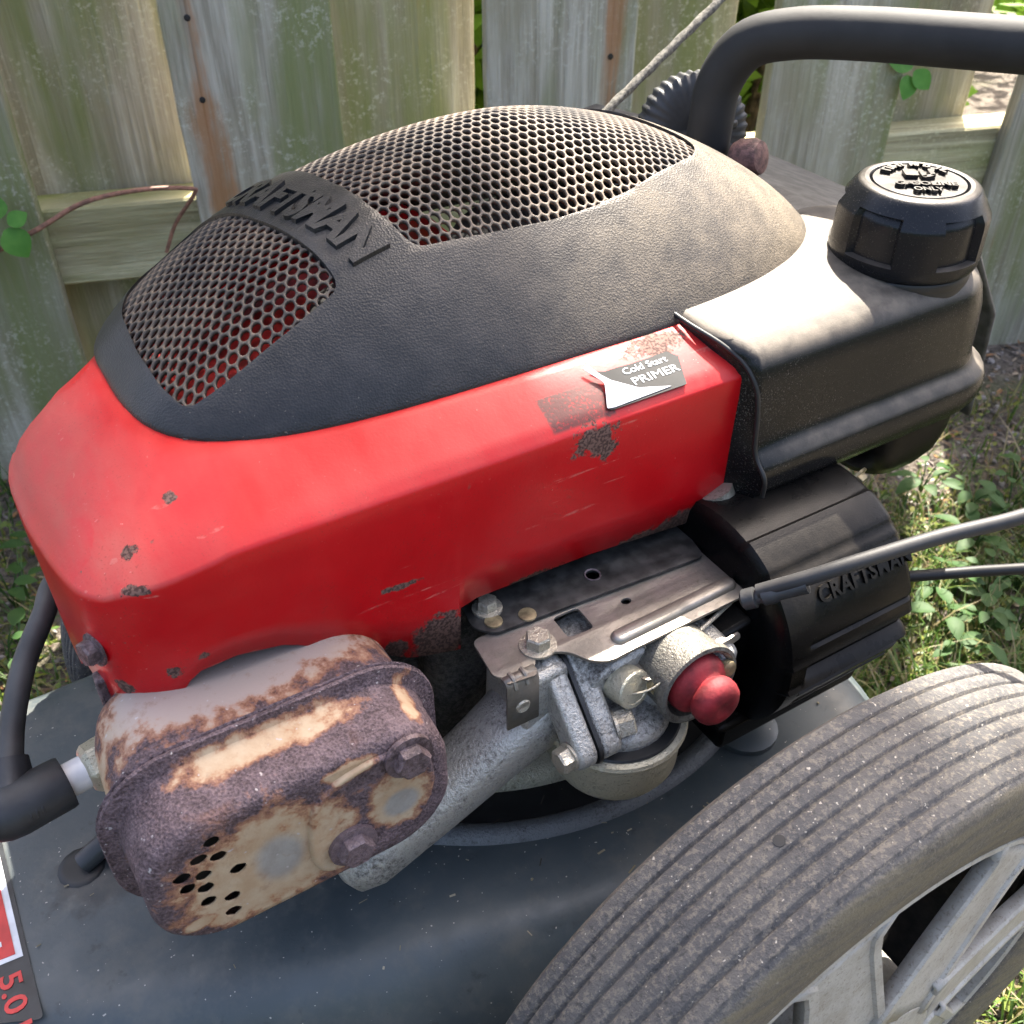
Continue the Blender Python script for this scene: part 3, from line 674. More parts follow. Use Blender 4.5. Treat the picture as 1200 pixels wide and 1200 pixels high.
def tank():
    def outline(ins):
        r = 3.4-ins*.5
        x1, y0, y1 = 40.7-ins, 22.45+ins, 34-ins*.5
        out = []
        for i in range(9):
            a = math.radians(-90+90*i/8); out.append((x1-r+r*math.cos(a), y0+r+r*math.sin(a)))
        for i in range(9):
            a = math.radians(90*i/8); out.append((x1-r+r*math.cos(a), y1-r+r*math.sin(a)))
        out += [(32, y1), (26, y1), (23.6, y1), (23.55, 30.6), (23.55, 29.4)]
        # front edge sweeps from the cover down to the near face
        out += [(23.6, 28.2), (23.75, 26.8)] if ins < 3 else [(23.6, 28.6), (23.75, 27.6)]
        yy = y0
        out += [(24.2, max(25.4, yy+.02)), (24.75, max(24.2, yy+.012)), (25.15, max(23.3, yy+.006)), (25.3, yy), (28, yy), (32, yy)]
        return out
    prof = [(3.2, 34.2), (1.0, 34.25), (.55, 34.4), (.3, 34.75), (.1, 35.15), (.0, 35.6), (.02, 36.05), (.18, 36.4), (.48, 36.65), (.7, 36.9), (.78, 37.4), (.82, 38.5), (.9, 39.5), (1.05, 40.2), (1.3, 40.7), (1.7, 41.0), (2.3, 41.22), (3.2, 41.42), (4.6, 41.58), (5.6, 41.6)]
    L = [[(x, y, z) for x, y in outline(i)] for i, z in prof]
    V, F = loft(L, True, True, True)
    o = mesh('fuel_tank', V, F, M['tank'], mower, angle=75)
    # dark lip along the tank's front edge
    path = [(25.25, 22.35, 35.0), (25.2, 22.35, 35.9), (25.15, 23.05, 36.8), (25.12, 23.25, 38.5), (25.05, 23.5, 39.6), (24.8, 24.1, 40.45), (24.35, 25.0, 41.0), (23.8, 26.3, 41.4), (23.6, 27.6, 41.6)]
    mesh('tank_lip', *tube(path, .10, 10, 5), M['dark'], o)
    mesh('tank_foot', *merge(box(24.9, 26.2, 22.6, 24, 32.9, 34.4), box(25.0, 27.8, 23.0, 24.5, 32.5, 33.6)), M['black'], o, bevel=.2)
    L = []
    for ins, z in ((0, 35), (.1, 33), (.35, 31.9), (.8, 31.2), (1.6, 30.8), (3, 30.7)):
        L.append([(x, y, z) for x, y in rrect(33.4+ins, 39.6-ins, 23.5+ins*.7, 34-ins, 1.6, 5)])
    mesh('tank_sump', *loft(L, True, False, True), M['filt'], o, angle=60)
    mesh('tank_screw', *hexbolt((31.6, 22.9, 33.2), (.2, -.9, -.3), .4, .3, .6), M['brass'], o)
    # filler cap with recessed grips
    cc = (35.75, 26.6); NS = 144; L = []
    def cr(z, a):
        base = [(41.3, 2.9), (41.42, 3.06), (41.6, 3.13), (42.0, 3.16), (43.35, 3.13), (43.62, 3.1), (43.72, 3.04), (44.45, 2.58), (44.56, 2.48), (44.66, 2.2)]
        r = base[-1][1]
        for (za, ra), (zb, rb) in zip(base, base[1:]):
            if za <= z <= zb: r = ra+(rb-ra)*(z-za)/(zb-za); break
        ph = ((math.degrees(a)+CAPROT) % 72)-36
        w = max(0, min(1, (19.5-abs(ph))/1.4)); zz = max(0, min(1, (z-41.98)/.06))*max(0, min(1, (43.98-z)/.08))
        return r-.30*w*zz
    CAPROT = 59
    for z in (41.3, 41.42, 41.6, 41.9, 41.98, 42.04, 42.2, 42.45, 42.7, 43.1, 43.35, 43.5, 43.62, 43.72, 43.9, 43.98, 44.2, 44.45, 44.5, 44.56, 44.62, 44.66):
        L.append([(cc[0]+cr(z, 2*math.pi*i/NS)*math.cos(2*math.pi*i/NS), cc[1]+cr(z, 2*math.pi*i/NS)*math.sin(2*math.pi*i/NS), z) for i in range(NS)])
    c = mesh('fuel_cap', *loft(L, True, True, False), M['cap'], mower, angle=35)
    c['label'] = 'black ribbed fuel cap with raised lettering on its dusty top'
    mesh('cap_rim', *lathe([(2.2, 44.66), (2.02, 44.64), (1.95, 44.55), (1.93, 44.5)], (*cc, 0), (0, 0, 1), 72, False, False), M['cap'], c)
    mesh('cap_disc', *lathe([(1.93, 44.5), (1.9, 44.6), (1.88, 44.63), (.5, 44.66)], (*cc, 0), (0, 0, 1), 72, False, True), M['cap'], c)
    mesh('cap_gasket', *lathe([(2.95, 40.9), (3.0, 41.2), (2.95, 41.3), (2.6, 41.35)], (*cc, 0), (0, 0, 1), 60, True, True), M['dark'], c)
    mesh('filler_neck', *lathe([(2.9, 40.4), (2.95, 40.9), (2.9, 41.1), (2.6, 41.15)], (*cc, 0), (0, 0, 1), 60, True, True), M['dark'], c)
    fx = Vector((.857, -.515)); fy = Vector((.515, .857))    # lettering faces the filler's side
    rot = math.radians(-4); fx, fy = fx*math.cos(rot)+fy*math.sin(rot), fy*math.cos(rot)-fx*math.sin(rot)
    def cf(dx, dy): return lambda a, b, h: (cc[0]+fx.x*(a+dx)+fy.x*(b+dy), cc[1]+fx.y*(a+dx)+fy.y*(b+dy), 44.74+h)
    lettering('cap_lettering', 'GASOLINE', .52, .16, cf(0.05, -.78), M['cap'], c, 2.5, .015)
    lettering('cap_lettering', 'ONLY', .52, .16, cf(0.0, -1.38), M['cap'], c, 1.2, .015)
    # worn, illegible relief along the far edge
    for i in range(11):
        if i in (4, 8): continue
        a0 = math.radians(58-i*11.6); q = lambda r, da: (r*math.sin(-a0+da), r*math.cos(-a0+da))
        bars = [prism(capsule(q(1.28, -.07), q(1.62, -.06), .06, 4), cf(0, 0), -.08, .08)]
        bars.append(prism(capsule(q((1.62, 1.3, 1.45)[i % 3], -.06), q((1.62, 1.3, 1.45)[i % 3], .07), .055, 4), cf(0, 0), -.08, .07))
        if i % 2: bars.append(prism(capsule(q(1.3, .07), q(1.6, .07), .055, 4), cf(0, 0), -.08, .075))
        mesh('cap_relief', *merge(*bars), M['cap'], c)
    mesh('cap_symbol', *merge(prism(rrect(-.6, -.05, -.2, .5, .08, 3), cf(0, .25), -.1, .1), prism(capsule((.15, -.25), (.15, .35), .1), cf(0, .25), -.1, .1), prism(capsule((.15, -.3), (.55, -.1), .1), cf(0, .25), -.1, .1), prism(capsule((.55, -.1), (.55, .5), .1), cf(0, .25), -.1, .1)), M['cap'], c)
tank()

def muffler():
    def out(ins, x0=-1.75, x1=9.8, z0=28.3, z1=35.55, r=2.7):
        return rrect(x0+ins, x1-ins, z0+ins, z1-ins, max(.5, r-ins*.6), 9)
    front = [(.08, 21.72), (.02, 21.62), (.06, 21.54), (.36, 21.5), (.56, 21.4), (.62, 21.1), (.64, 20.0), (.67, 19.55), (.75, 19.34), (.9, 19.2), (1.15, 19.15)]
    L = [[(x, y, z) for x, z in out(i)] for i, y in front]
    o = mesh('muffler', *loft(L, True), M['rust'], mower, angle=50)
    holes = [(.8, 34.1), (.3, 33.55), (.85, 33.3), (-.3, 33.05), (.3, 32.75), (-.25, 32.45), (.25, 32.1), (1.3, 32.3), (.2, 31.4), (.9, 31.05), (.8, 30.3)]
    hs = [[(hx+.38+.26*math.cos(a*.524)*uni(.88, 1.12), hz-.2+.24*math.sin(a*.524)*uni(.88, 1.12)) for a in range(12)] for hx, hz in holes]
    from_curve('face_plate', [out(1.13)]+hs, .03, lambda a, b, h: (a, 19.18-h, b), M['rust'], o, angle=50)
    mesh('hole_shade', *box(-.1, 8.0, 19.75, 20.2, 30.2, 34.0), M['dark'], o)  # dark box behind the holes stands for the unlit inside
    back = [(.08, 21.73), (.02, 21.8), (.1, 21.86), (.4, 21.9), (.62, 22.0), (.66, 22.3), (.6, 23.0), (.62, 24.2), (.7, 25.2), (.9, 26.0), (1.3, 26.5), (2, 26.6)]
    L = [[(x, y, z) for x, z in out(i)] for i, y in back]
    mesh('rear_shell', *loft(L, True, True, True), M['rust'], o, angle=50)
    # stamped bolt pad with its raised edge
    pad = rounded([(4.1, 29.7), (3.8, 31.2), (4.15, 33.3), (4.9, 34.1), (6.6, 34.45), (7.9, 34.1), (8.5, 33.0), (8.4, 31.3), (7.5, 30.0), (5.9, 29.55)], .7, 5)
    c = Vector((6.3, 32.2)); L = []
    for k, y in ((1.0, 19.3), (.98, 19.06), (.95, 19.0), (.91, 18.99), (.86, 19.05), (.5, 19.07)):
        L.append([(c.x+(a-c.x)*k, y, c.y+(b-c.y)*k) for a, b in pad])
    mesh('bolt_pad', *loft(L, True, False, True), M['rust'], o, angle=60)
    for bx, bz in ((7.55, 33.9), (5.3, 30.75)):
        mesh('muffler_bolt', *hexbolt((bx, 19.05, bz), (0, -1, .05), .62, .4, .84, .18), M['rustbolt'], o, angle=40)
muffler()

def block():
    o = mesh('cylinder_block', *box(4.5, 12.5, 26.8, 46, 22.5, 33.4), M['darkcast'], mower, angle=30, bevel=.4)
    for i in range(7):
        z = 24.2+i*1.45; mesh('cooling_fin', *prism(rrect(.7, 7, 27.2, 45, 1.0, 4), lambda a, b, t: (a, b, t), z, z+.22), M['darkcast'], o, angle=30)
    mesh('crankcase', *merge(box(11.5, 27.5, 25.2, 46, 21.6, 33.2)), M['darkcast'], o, bevel=1.0, seg=3)
    mesh('shroud_bracket', *merge(box(-.3, 1.2, 26.6, 27.2, 29.0, 34.5), box(.4, 1.0, 26.2, 30, 30.5, 31.2)), M['rustbolt'], o, bevel=.1)
    mesh('dipstick_tube', *tube([(25.6, 23.9, 30.0), (25.2, 23.7, 32.4), (24.4, 24.2, 34.6)], .75, 14, 5), M['bolt'], o)
    # intake casting that runs past the muffler to the carburettor
    L = []
    for t, (px, py, pz), rx in ((0, (5.6, 22.2, 24.2), .45), (.03, (5.8, 22.2, 24.3), .85), (.1, (6.6, 22.2, 24.7), 1.12), (.5, (9.8, 22.2, 26.3), 1.18), (.8, (12.2, 22.2, 27.7), 1.28), (1, (13.9, 22.2, 28.7), 1.4), (1.1, (14.7, 22.2, 29.3), 1.3)):
        d = Vector((.87, 0, .49)); u = Vector((-.49, 0, .87)); w = Vector((0, 1, 0))
        L.append([Vector((px, py, pz))+(u*math.copysign(abs(math.cos(a))**.75, math.cos(a))*1.0+w*math.copysign(abs(math.sin(a))**.75, math.sin(a))*1.15)*rx for a in [2*math.pi*i/28 for i in range(28)]])
    mesh('intake_pipe', *loft(L, True, True, True), M['cast'], mower, angle=50)
    mesh('intake_elbow', *merge(prism(rounded([(13.0, 27.6), (13.2, 32.1), (15.2, 32.1), (15.3, 29.2), (14.6, 27.4)], .5), lambda a, b, t: (a, t, b), 20.9, 24)), M['cast'], mower, bevel=.3, seg=3)
block()

def bracket():
    zp = 32.5
    fl = lambda a, b, h: (a, b, zp+h)
    outl = rounded([(12.35, 23.5), (12.15, 21.6), (12.35, 21.3), (13.75, 21.2), (13.95, 21.55), (14.7, 21.45), (15.2, 21.1), (15.6, 20.35), (16.2, 19.95), (17.2, 20.0), (22.6, 20.1), (23.6, 20.15), (24.6, 20.7), (24.7, 21.5), (23.9, 22.0), (23.3, 23.0), (22.2, 23.1), (21.5, 23.55), (17, 23.5)], .32, 4)
    slot = rounded([(15.55, 21.75), (15.6, 22.95), (16.75, 22.95), (16.7, 21.7)], .2, 3)
    hole = [(18.6+.22*math.cos(a*.5236), 22.25+.17*math.sin(a*.5236)) for a in range(12)]
    o = from_curve('control_bracket', [outl, slot, hole], .05, fl, M['zinc'], mower, .02)
    mesh('slot_shade', *box(15.3, 17.0, 21.5, 23.2, 31.2, 31.6), M['dark'], o)  # dark box put under the slot for the shade below
    L = []
    for k, z in ((1., 0), (1., .08), (.85, .2), (.55, .27)):
        L.append([(a, b, zp+.05+z) for a, b in capsule((17.2, 20.75), (22.6, 20.9), .34*k)])
    mesh('stiffening_bead', *loft(L, True, False, True), M['zinc'], o, angle=80)
    mesh('bent_tab', *merge(prism(rounded([(12.3, 21.35), (13.7, 21.22), (13.7, 21.05), (13.55, 20.8), (12.4, 20.95)], .1, 2), lambda a, b, t: (a, b, t), zp-.05, zp+.05)), M['zinc'], o)
    tabp = [[(x, y-d*.0, z) for x in (12.35, 13.7)] for (y, z, d) in ((21.3, 32.55, 0), (21.05, 32.5, 0), (20.93, 32.3, 0), (20.9, 31.6, 0), (20.9, 30.1, 0))]
    V = [p for r in tabp for p in r]; F = [(2*i, 2*i+1, 2*i+3, 2*i+2) for i in range(4)]
    mesh('bent_tab', V, F, M['zinc'], o, angle=60, solid=.12, soff=0)
    mesh('tab_dimple', *lathe([(.32, 0), (.26, .06), (.16, .02)], (13.0, 20.84, 31.1), (0, -1, 0), 16), M['bolt'], o)
    for k in (0, 1): mesh('tab_rib', *tube([(12.7+k*.5, 21.35, 32.58), (12.7+k*.5, 21.05, 32.55), (12.7+k*.5, 20.85, 32.2)], .1, 8, 4), M['zinc'], o)
    mesh('bracket_bolt', *hexbolt((14.35, 22.0, zp+.05), (0, 0, 1), .5, .5, .72), M['bolt'], o, angle=30)
    # dark backing plate with rivets behind it
    pl = from_curve('backing_plate', [rounded([(12.9, 25.6), (12.6, 23.9), (13.2, 23.2), (22.8, 22.6), (23.4, 25.6)], .3), [(18.2+.33*math.cos(a*.5236), 24.0-.0+.28*math.sin(a*.5236)) for a in range(12)]], .05, lambda a, b, h: (a, b, 32.72+h), M['plate'], mower, .01)
    for x, y in ((13.45, 23.75), (14.75, 23.4)): mesh('rivet', *lathe([(.36, 0), (.35, .07), (.2, .1)], (x, y, 32.77), (0, 0, 1), 18), M['brass'], pl)
    mesh('plate_bolt', *hexbolt((13.6, 24.5, 32.77), (0, 0, 1), .42, .4, .6), M['bolt'], pl, angle=30)
    mesh('plate_hole_rim', *lathe([(.36, 0), (.34, .06), (.28, .02)], (18.2, 24.0, 32.76), (0, 0, 1), 18, False, False), M['rustbolt'], pl)
    # cable clamp at its end
    mesh('cable_clamp', *merge(box(23.5, 24.6, 19.9, 20.15, 32.2, 33.0), box(23.4, 24.7, 20.1, 21.2, 32.6, 32.8), prism(capsule((23.6, 32.9), (24.4, 33.1), .32), lambda a, b, t: (a, t, b), 19.2, 20.2)), M['bolt'], o, bevel=.06)
    # throttle linkage
    mesh('link_rod', *tube([(18.2, 19.5, 31.35), (18.5, 19.5, 31.75), (20.5, 19.9, 32.0), (22.4, 20.4, 32.1)], .1, 8, 5), M['bolt'], mower)
    mesh('throttle_lever', *merge(prism(rounded([(17.2, 20.6), (17.5, 19.3), (18.6, 19.2), (19, 20.6)], .3), lambda a, b, t: (a, b, t), 31.25, 31.35)), M['zinc'], mower)
bracket()

def carb():
    o = mesh('carburetor', *merge(prism(rounded([(15.6, 28.7), (15.6, 31.6), (18.2, 32.0), (20.8, 31.6), (20.8, 29.2), (20.0, 28.6)], .6), lambda a, b, t: (a, t, b), 20.2, 23.6),
             lathe([(2.2, 28.3), (2.2, 28.9), (1.8, 29.2), (1.2, 29.6)], (17.3, 20.7, 0), (0, 0, 1), 32, True, True)), M['cast'], mower, bevel=.18, seg=2, angle=40)
    mesh('float_bowl', *lathe([(1.2, 25.5), (2.0, 25.56), (2.45, 25.8), (2.7, 26.3), (2.76, 28.0), (2.88, 28.06), (2.94, 28.2), (2.88, 28.36), (2.6, 28.4)], (17.3, 20.7, 0), (0, 0, 1), 56, True, True), M['bowl'], o, angle=40)
    mesh('bowl_gasket', *lathe([(2.6, 28.38), (2.66, 28.45), (2.6, 28.53), (2.1, 28.55)], (17.3, 20.7, 0), (0, 0, 1), 48, True, True), M['dark'], o)
    # flange pair between intake and carburettor
    for x0, x1 in ((14.15, 15.0), (15.2, 16.1)):
        mesh('flange', *prism(capsule((21.6, 31.5), (19.25, 29.2), .68), lambda a, b, t: (t, a, b), x0, x1), M['cast'], o, bevel=.2, seg=3, angle=40)
    mesh('flange_gasket', *prism(capsule((21.6, 31.5), (19.25, 29.18), .72), lambda a, b, t: (t, a, b), 15.02, 15.18), M['dark'], o)
    mesh('flange_bolt', *hexbolt((14.13, 19.25, 29.2), (-1, -.1, 0), .5, .5, .55), M['bolt'], o, angle=30)
    mesh('flange_nut', *hexbolt((16.12, 19.3, 29.6), (1, -.3, .15), .58, .7, .6), M['bolt'], o, angle=30)
    mesh('idle_plug', *lathe([(.8, 0), (.8, 1.0), (.74, 1.06), (.6, 1.07), (.58, 1.03), (.2, 1.03)], (16.95, 20.4, 30.75), (.15, -1, .25), 28), M['bowl'], o, angle=35)
    mesh('fuel_fitting', *lathe([(.55, 0), (.55, 1.2), (.3, 1.3), (.3, 2)], (18.2, 20.2, 29.4), (.5, -.6, .2), 16), M['cast'], o, angle=40)
    # primer housing
    pa = (19.35, 22.4, 30.75)
    mesh('primer_housing', *lathe([(1.2, 0), (1.55, .6), (1.62, 1.5), (1.68, 3.7), (1.8, 3.75), (1.8, 4.05), (1.66, 4.1), (1.5, 4.0), (1.44, 3.4), (1.0, 3.2)], pa, (0, -1, .05), 44), M['cast2'], o, angle=40)
    mesh('housing_lug', *merge(box(20.4, 21.4, 18.5, 20.8, 29.6, 31.8)), M['cast'], o, bevel=.3)
    mesh('primer_bulb', *lathe([(1.0, 3.0), (1.24, 3.3), (1.28, 3.85), (1.22, 4.12), (1.05, 4.32), (.86, 4.42), (.80, 4.5), (.84, 4.58), (.95, 4.66), (1.0, 4.82), (1.0, 5.05), (.93, 5.25), (.78, 5.4), (.55, 5.48), (.26, 5.47), (.14, 5.42), (.05, 5.41)], pa, (0, -1, .05), 44), M['bulb'], o, angle=60)
    sp = []
    for i in range(97):
        t = i/96; a_ = t*2*math.pi*12; p0 = Vector((16.9, 21.0, 31.75))*(1-t)+Vector((19.6, 19.7, 32.1))*t; sp.append(p0+Vector((0, .16*math.cos(a_), .16*math.sin(a_))))
    mesh('governor_spring', *tube(sp, .035, 5, 1), M['bolt'], o)
    for sx, sy, sz in ((17.9, 19.35, 30.9), (20.6, 18.45, 31.2)):
        mesh('idle_screw', *lathe([(.22, 0), (.22, .35), (.34, .36), (.34, .6), (.2, .66)], (sx, sy+.3, sz), (0, -1, .2), 12), M['brass'], o, angle=35)
    mesh('choke_arm', *prism(rounded([(19.9, 31.9), (21.6, 32.15), (21.7, 31.8), (20.4, 31.4)], .12, 3), lambda a, b, t: (a, t, b), 18.9, 19.0), M['zinc'], o)
    mesh('return_wire', *tube([(16.2, 20.2, 30.4), (17.4, 19.0, 31.2), (18.6, 18.9, 32.0), (20.2, 19.2, 32.25)], .05, 6, 6), M['bolt'], o)
    mesh('bowl_bolt', *lathe([(.6, 25.4), (.6, 26.0)], (17.3, 20.7, 0), (0, 0, 1), 6), M['bolt'], o)
carb()

def air_filter():
    yc, zc, r, x0, x1 = 22.5, 29.5, 5.1, 23.0, 30.4
    def rad(a, x):     # a measured up from the near side; a flat band and long slots below it
        d = math.degrees(a)
        rr = r
        for c, w, dep in ((17, 1.2, .18), (2, 5.5, .42), (-11, 3.5, .42), (-22, 3, .4)):
            k = max(0, min(1, (w-abs(d-c))/1.2)); e = max(0, min(1, (x-(x0+1.2))/.25))
            rr -= dep*k*e
        for c, w, h in ((64, 9, .10), (9.5, 1.3, .12), (-6, 1.5, .15), (50, 1.5, .05)):
            rr += h*max(0, min(1, (w-abs(d-c))/1.0))
        return rr
    NA = 240; L = []
    for x, k in ((x0, .80), (x0+.12, .93), (x0+.4, 1), (x0+1.0, 1), (x0+1.2, 1), (x0+1.35, 1), (x0+1.5, 1), (25, 1), (28, 1), (x1-.5, 1), (x1-.25, .985), (x1-.08, .95), (x1, .90), (x1, .8)):
        L.append([(x, yc-rad(((a+math.pi) % (2*math.pi))-math.pi, x)*k*math.cos(a), zc+rad(((a+math.pi) % (2*math.pi))-math.pi, x)*k*math.sin(a)) for a in [2*math.pi*i/NA for i in range(NA)]])
    o = mesh('air_filter_cover', *loft(L, True, True, True), M['filt'], mower, angle=35)
    def fn(a, b, h):
        t = math.radians(38)+b/r; rr = r+.02+h; return (27.7+a, yc-rr*math.cos(t), zc+rr*math.sin(t))
    lettering('filter_lettering', 'CRAFTSMAN', .95, .22, fn, M['filt'], o, 5.1, .03, True, 1.1)
    # clips and the neck towards the carburettor
    mesh('filter_neck', *merge(prism(rounded([(20.9, 26.2), (20.9, 31.2), (23.2, 31.6), (23.2, 25.6)], .5), lambda a, b, t: (a, t, b), 19.6, 26)), M['filt'], o, bevel=.4, seg=3)
    mesh('filter_base', *merge(prism(rounded([(21.8, 24.6), (30.0, 24.6), (30.2, 26), (21.8, 26)], .4), lambda a, b, t: (a, t, b), 19.0, 25.6)), M['filt'], o, bevel=.3)
air_filter()

def cables():
    o = mesh('throttle_cable', *tube([(22.6, 19.3, 33.5), (23.8, 18.2, 34.5), (25.3, 17.4, 35.2), (28.8, 16.6, 35.5), (31.8, 15.4, 36.1), (34.5, 14.5, 37.0), (42, 12.5, 41.5), (49, 14.5, 46.5), (52, 15, 47.9), (55.2, 9.6, 47.0)], .30, 14, 8), M['cable'], mower)
    mesh('cable_ferrule', *lathe([(.3, 0), (.42, .1), (.42, .55), (.3, .62), (.3, .8), (.42, .88), (.42, 1.3), (.34, 1.5), (.34, 2.6)], (22.2, 19.65, 32.95), (.62, -.6, .5), 16), M['black'], o, angle=40)
    mesh('brake_cable', *tube([(29.5, 24.5, 26.0), (33, 21.6, 27.4), (36, 19, 28.5), (40, 15, 30.5), (48, 10.5, 33), (53, 9.4, 36), (55.4, 9.3, 42.5)], .27, 10, 6), M['dark'], mower)
    s = mesh('spark_plug', *merge(lathe([(.95, 0), (1.0, .3), (.72, .5), (.72, 1.6), (.6, 1.7)], (1.4, 28.9, 28.6), (-1, -.16, .02), 24)), M['bolt'], mower, angle=40)
    a, u, w = frame((-1, -.16, .02)); org = Vector((-.55, 28.58, 28.64)); L = []
    for rr, h in ((.6, -.1), (1.02, 0), (1.08, .25), (1.02, .95), (.85, 1.15), (.6, 1.2)):
        L.append([org+a*h+(u*math.cos(t)+w*math.sin(t))*rr for t in [math.pi/3*i+.2 for i in range(6)]])
    mesh('plug_hex', *loft(L, True, True, True), M['bowl'], s, bevel=.08, angle=30)
    mesh('plug_insulator', *lathe([(.66, 0), (.66, 1.5), (.5, 1.6)], org+a*1.15, a, 24), M['porcelain'], s)
    b0 = org+a*1.85
    boot = mesh('spark_plug_boot', *lathe([(.72, 0), (.98, .02), (1.02, .15), (1.04, 1.2), (1.06, 1.9), (1.0, 2.4), (.84, 2.8), (.55, 3.05), (.2, 3.15)], b0, a, 32), M['black'], mower, angle=50)
    e = b0+a*1.85
    mesh('boot_elbow', *tube([e+Vector((0, .1, .0)), e+Vector((.05, .8, .35)), e+Vector((.25, 1.6, .9))], lambda t: .98-.3*t, 20, 6), M['black'], boot)
    for k in range(3): mesh('boot_mark', *tube([b0+a*(1.0+.22*k)+Vector((0, -.72, .62)), b0+a*(1.0+.22*k)+Vector((0, -.95, .40)), b0+a*(1.0+.22*k)+Vector((0, -1.03, .15))], .05, 6, 3), M['black'], boot)
    mesh('ignition_wire', *tube([e+Vector((.1, 1.0, .5)), (-3.6, 30.7, 29.8), (-3.0, 31.8, 30.5), (-2.3, 32.9, 31.1), (-1.2, 34.2, 31.8), (-.3, 35.8, 32.0), (2, 37, 32)], .46, 14, 8), M['wire'], boot)
cables()

def wheel(cx, cz, yo, yi, R, name_label, tread=True):
    w = bpy.data.objects.new('wheel', None); COL.objects.link(w); w.empty_display_size = .05; w['label'] = name_label
    attach(w, mower); w.location = cm((cx, (yo+yi)/2, cz))
    W = yi-yo; prof = []
    rr = 11.45*R/16
    prof += [(rr-.15, yo+.75), (rr+.05, yo+.45), (rr+.4, yo+.22), (rr+1.6*R/16, yo+.03), (R-1.4, yo-.02), (R-.75, yo+.05), (R-.42, yo+.18)]
    y = yo+.34; N = 7; pitch = (W-.68)/N
    for i in range(N):
        c = y+pitch*(i+.5); cr = -.30*((c-(yo+yi)/2)/(W/2))**2
        y0_ = y+pitch*i; y1_ = y+pitch*(i+1)
        prof += [(R+cr-.15, y0_), (R+cr-.14, y0_+.05), (R+cr-.02, y0_+.085), (R+cr, y0_+.13), (R+cr+.01, c), (R+cr, y1_-.13), (R+cr-.02, y1_-.085), (R+cr-.14, y1_-.05)]
    prof += [(R-.42, yi-.3), (R-.8, yi-.08), (R-2, yi), (rr+.4, yi-.2), (rr, yi-.6)]
    V, F = lathe([(r, h) for r, h in prof], (cx, 0, cz), (0, 1, 0), 240, False, False)
    V = [Vector(v) for v in V]
    for v in V:       # worn, slightly uneven ribs
        d = Vector((v.x-cx, 0, v.z-cz)); k = 1+.0012*mnoise.noise(Vector((v.x*.5, v.y*1.5, v.z*.5))); v.x = cx+d.x*k; v.z = cz+d.z*k
    mesh('tyre', V, F, M['rubber'], w, angle=180)
    mesh('rim_barrel', *lathe([(rr-.15, yi-.5), (rr-.7, yi-.5), (rr-.6, yo+1.3), (rr-.2, yo+1.2)], (cx, 0, cz), (0, 1, 0), 96, False, False), M['drum'], w, angle=40)  # shade inside the wheel is put into this dark colour
    mesh('rim', *lathe([(rr-.15, yo+1.3), (rr-.05, yo+.5), (rr+.12, yo+.42), (rr+.1, yo+.3), (rr-.1, yo+.26), (rr-.28, yo+.36), (rr-.35, yo+1.1), (rr-.2, yo+1.3)], (cx, 0, cz), (0, 1, 0), 96, False, False), M['rim'], w, angle=40)
    if not tread: 
        mesh('wheel_disc', *lathe([(rr, yo+1.2), (rr*.5, yo+.6), (1.5, yo+.2)], (cx, 0, cz), (0, 1, 0), 48, False, True), M['rim'], w, angle=40)
        return w
    rp = Vector((cx, yo, cz))
    for i in range(7):
        ph = math.radians(57+i*360/7)
        # spoke: broad face, pale raised edges, dished outwards at the hub; runs slightly off-radial
        d = Vector((math.cos(ph), 0, math.sin(ph))); s = Vector((-math.sin(ph), 0, math.cos(ph)))
        L = []
        for t in [k/10 for k in range(11)]:
            r = 3.0+(rr-.2-3.0)*t; o_ = -.9*(1-t)**1.2+.35; hw = 1.3+.2*(1-t)+(.9*((t-.85)/.15)**2 if t > .85 else 0); sh = .9*(1-t)-.35
            c = rp+d*r+s*sh+Vector((0, o_, 0))
            h2 = hw+.45+.8*(1-t); prof2 = [(-hw, .55), (-hw, .06), (-hw+.05, 0), (-hw+.32, 0.0), (-hw+.42, .13), (h2-.5, .13), (h2-.4, 0), (h2-.05, 0), (h2, .06), (h2, .55)]
            L.append([c+s*a+Vector((0, b, 0)) for a, b in prof2])
        V, F = loft(L, False); 
        mesh('spoke', V, F, M['rim'], w, angle=35, solid=.2, soff=0)
    mesh('hub', *lathe([(3.6, 2.6), (3.6, -.2), (3.3, -.5), (2.2, -.6), (2.0, -.9), (1.2, -1.0)], (cx, yo, cz), (0, 1, 0), 48), M['rim'], w, angle=35)
    mesh('inner_drum', *lathe([(8.8, 0), (8.7, -.3), (7.5, -.5), (7.0, -1.2), (4.8, -1.3), (4.6, -.2)], (cx, yi-.4, cz), (0, 1, 0), 64, False, False), M['drum'], w, angle=40)
    q = Vector((16.45-21.7, 0, 32.4-16.7)).normalized()
    mesh('tread_hole', *lathe([(.21, -.12), (.2, .05), (.1, .055)], Vector((21.7, 11.2, 16.7))+q*16.48, q, 14), M['dark'], w)
    return w
wheel(21.7, 16.7, 8.4, 13.95, 16.5, 'big dusty rear wheel with ribbed tyre and pale grey spokes')
wheel(9.2, 12.0, 49, 53.5, 11.0, 'dark far wheel half hidden behind the red engine', False)
pt = Vector((20.3, 0, 17.1))

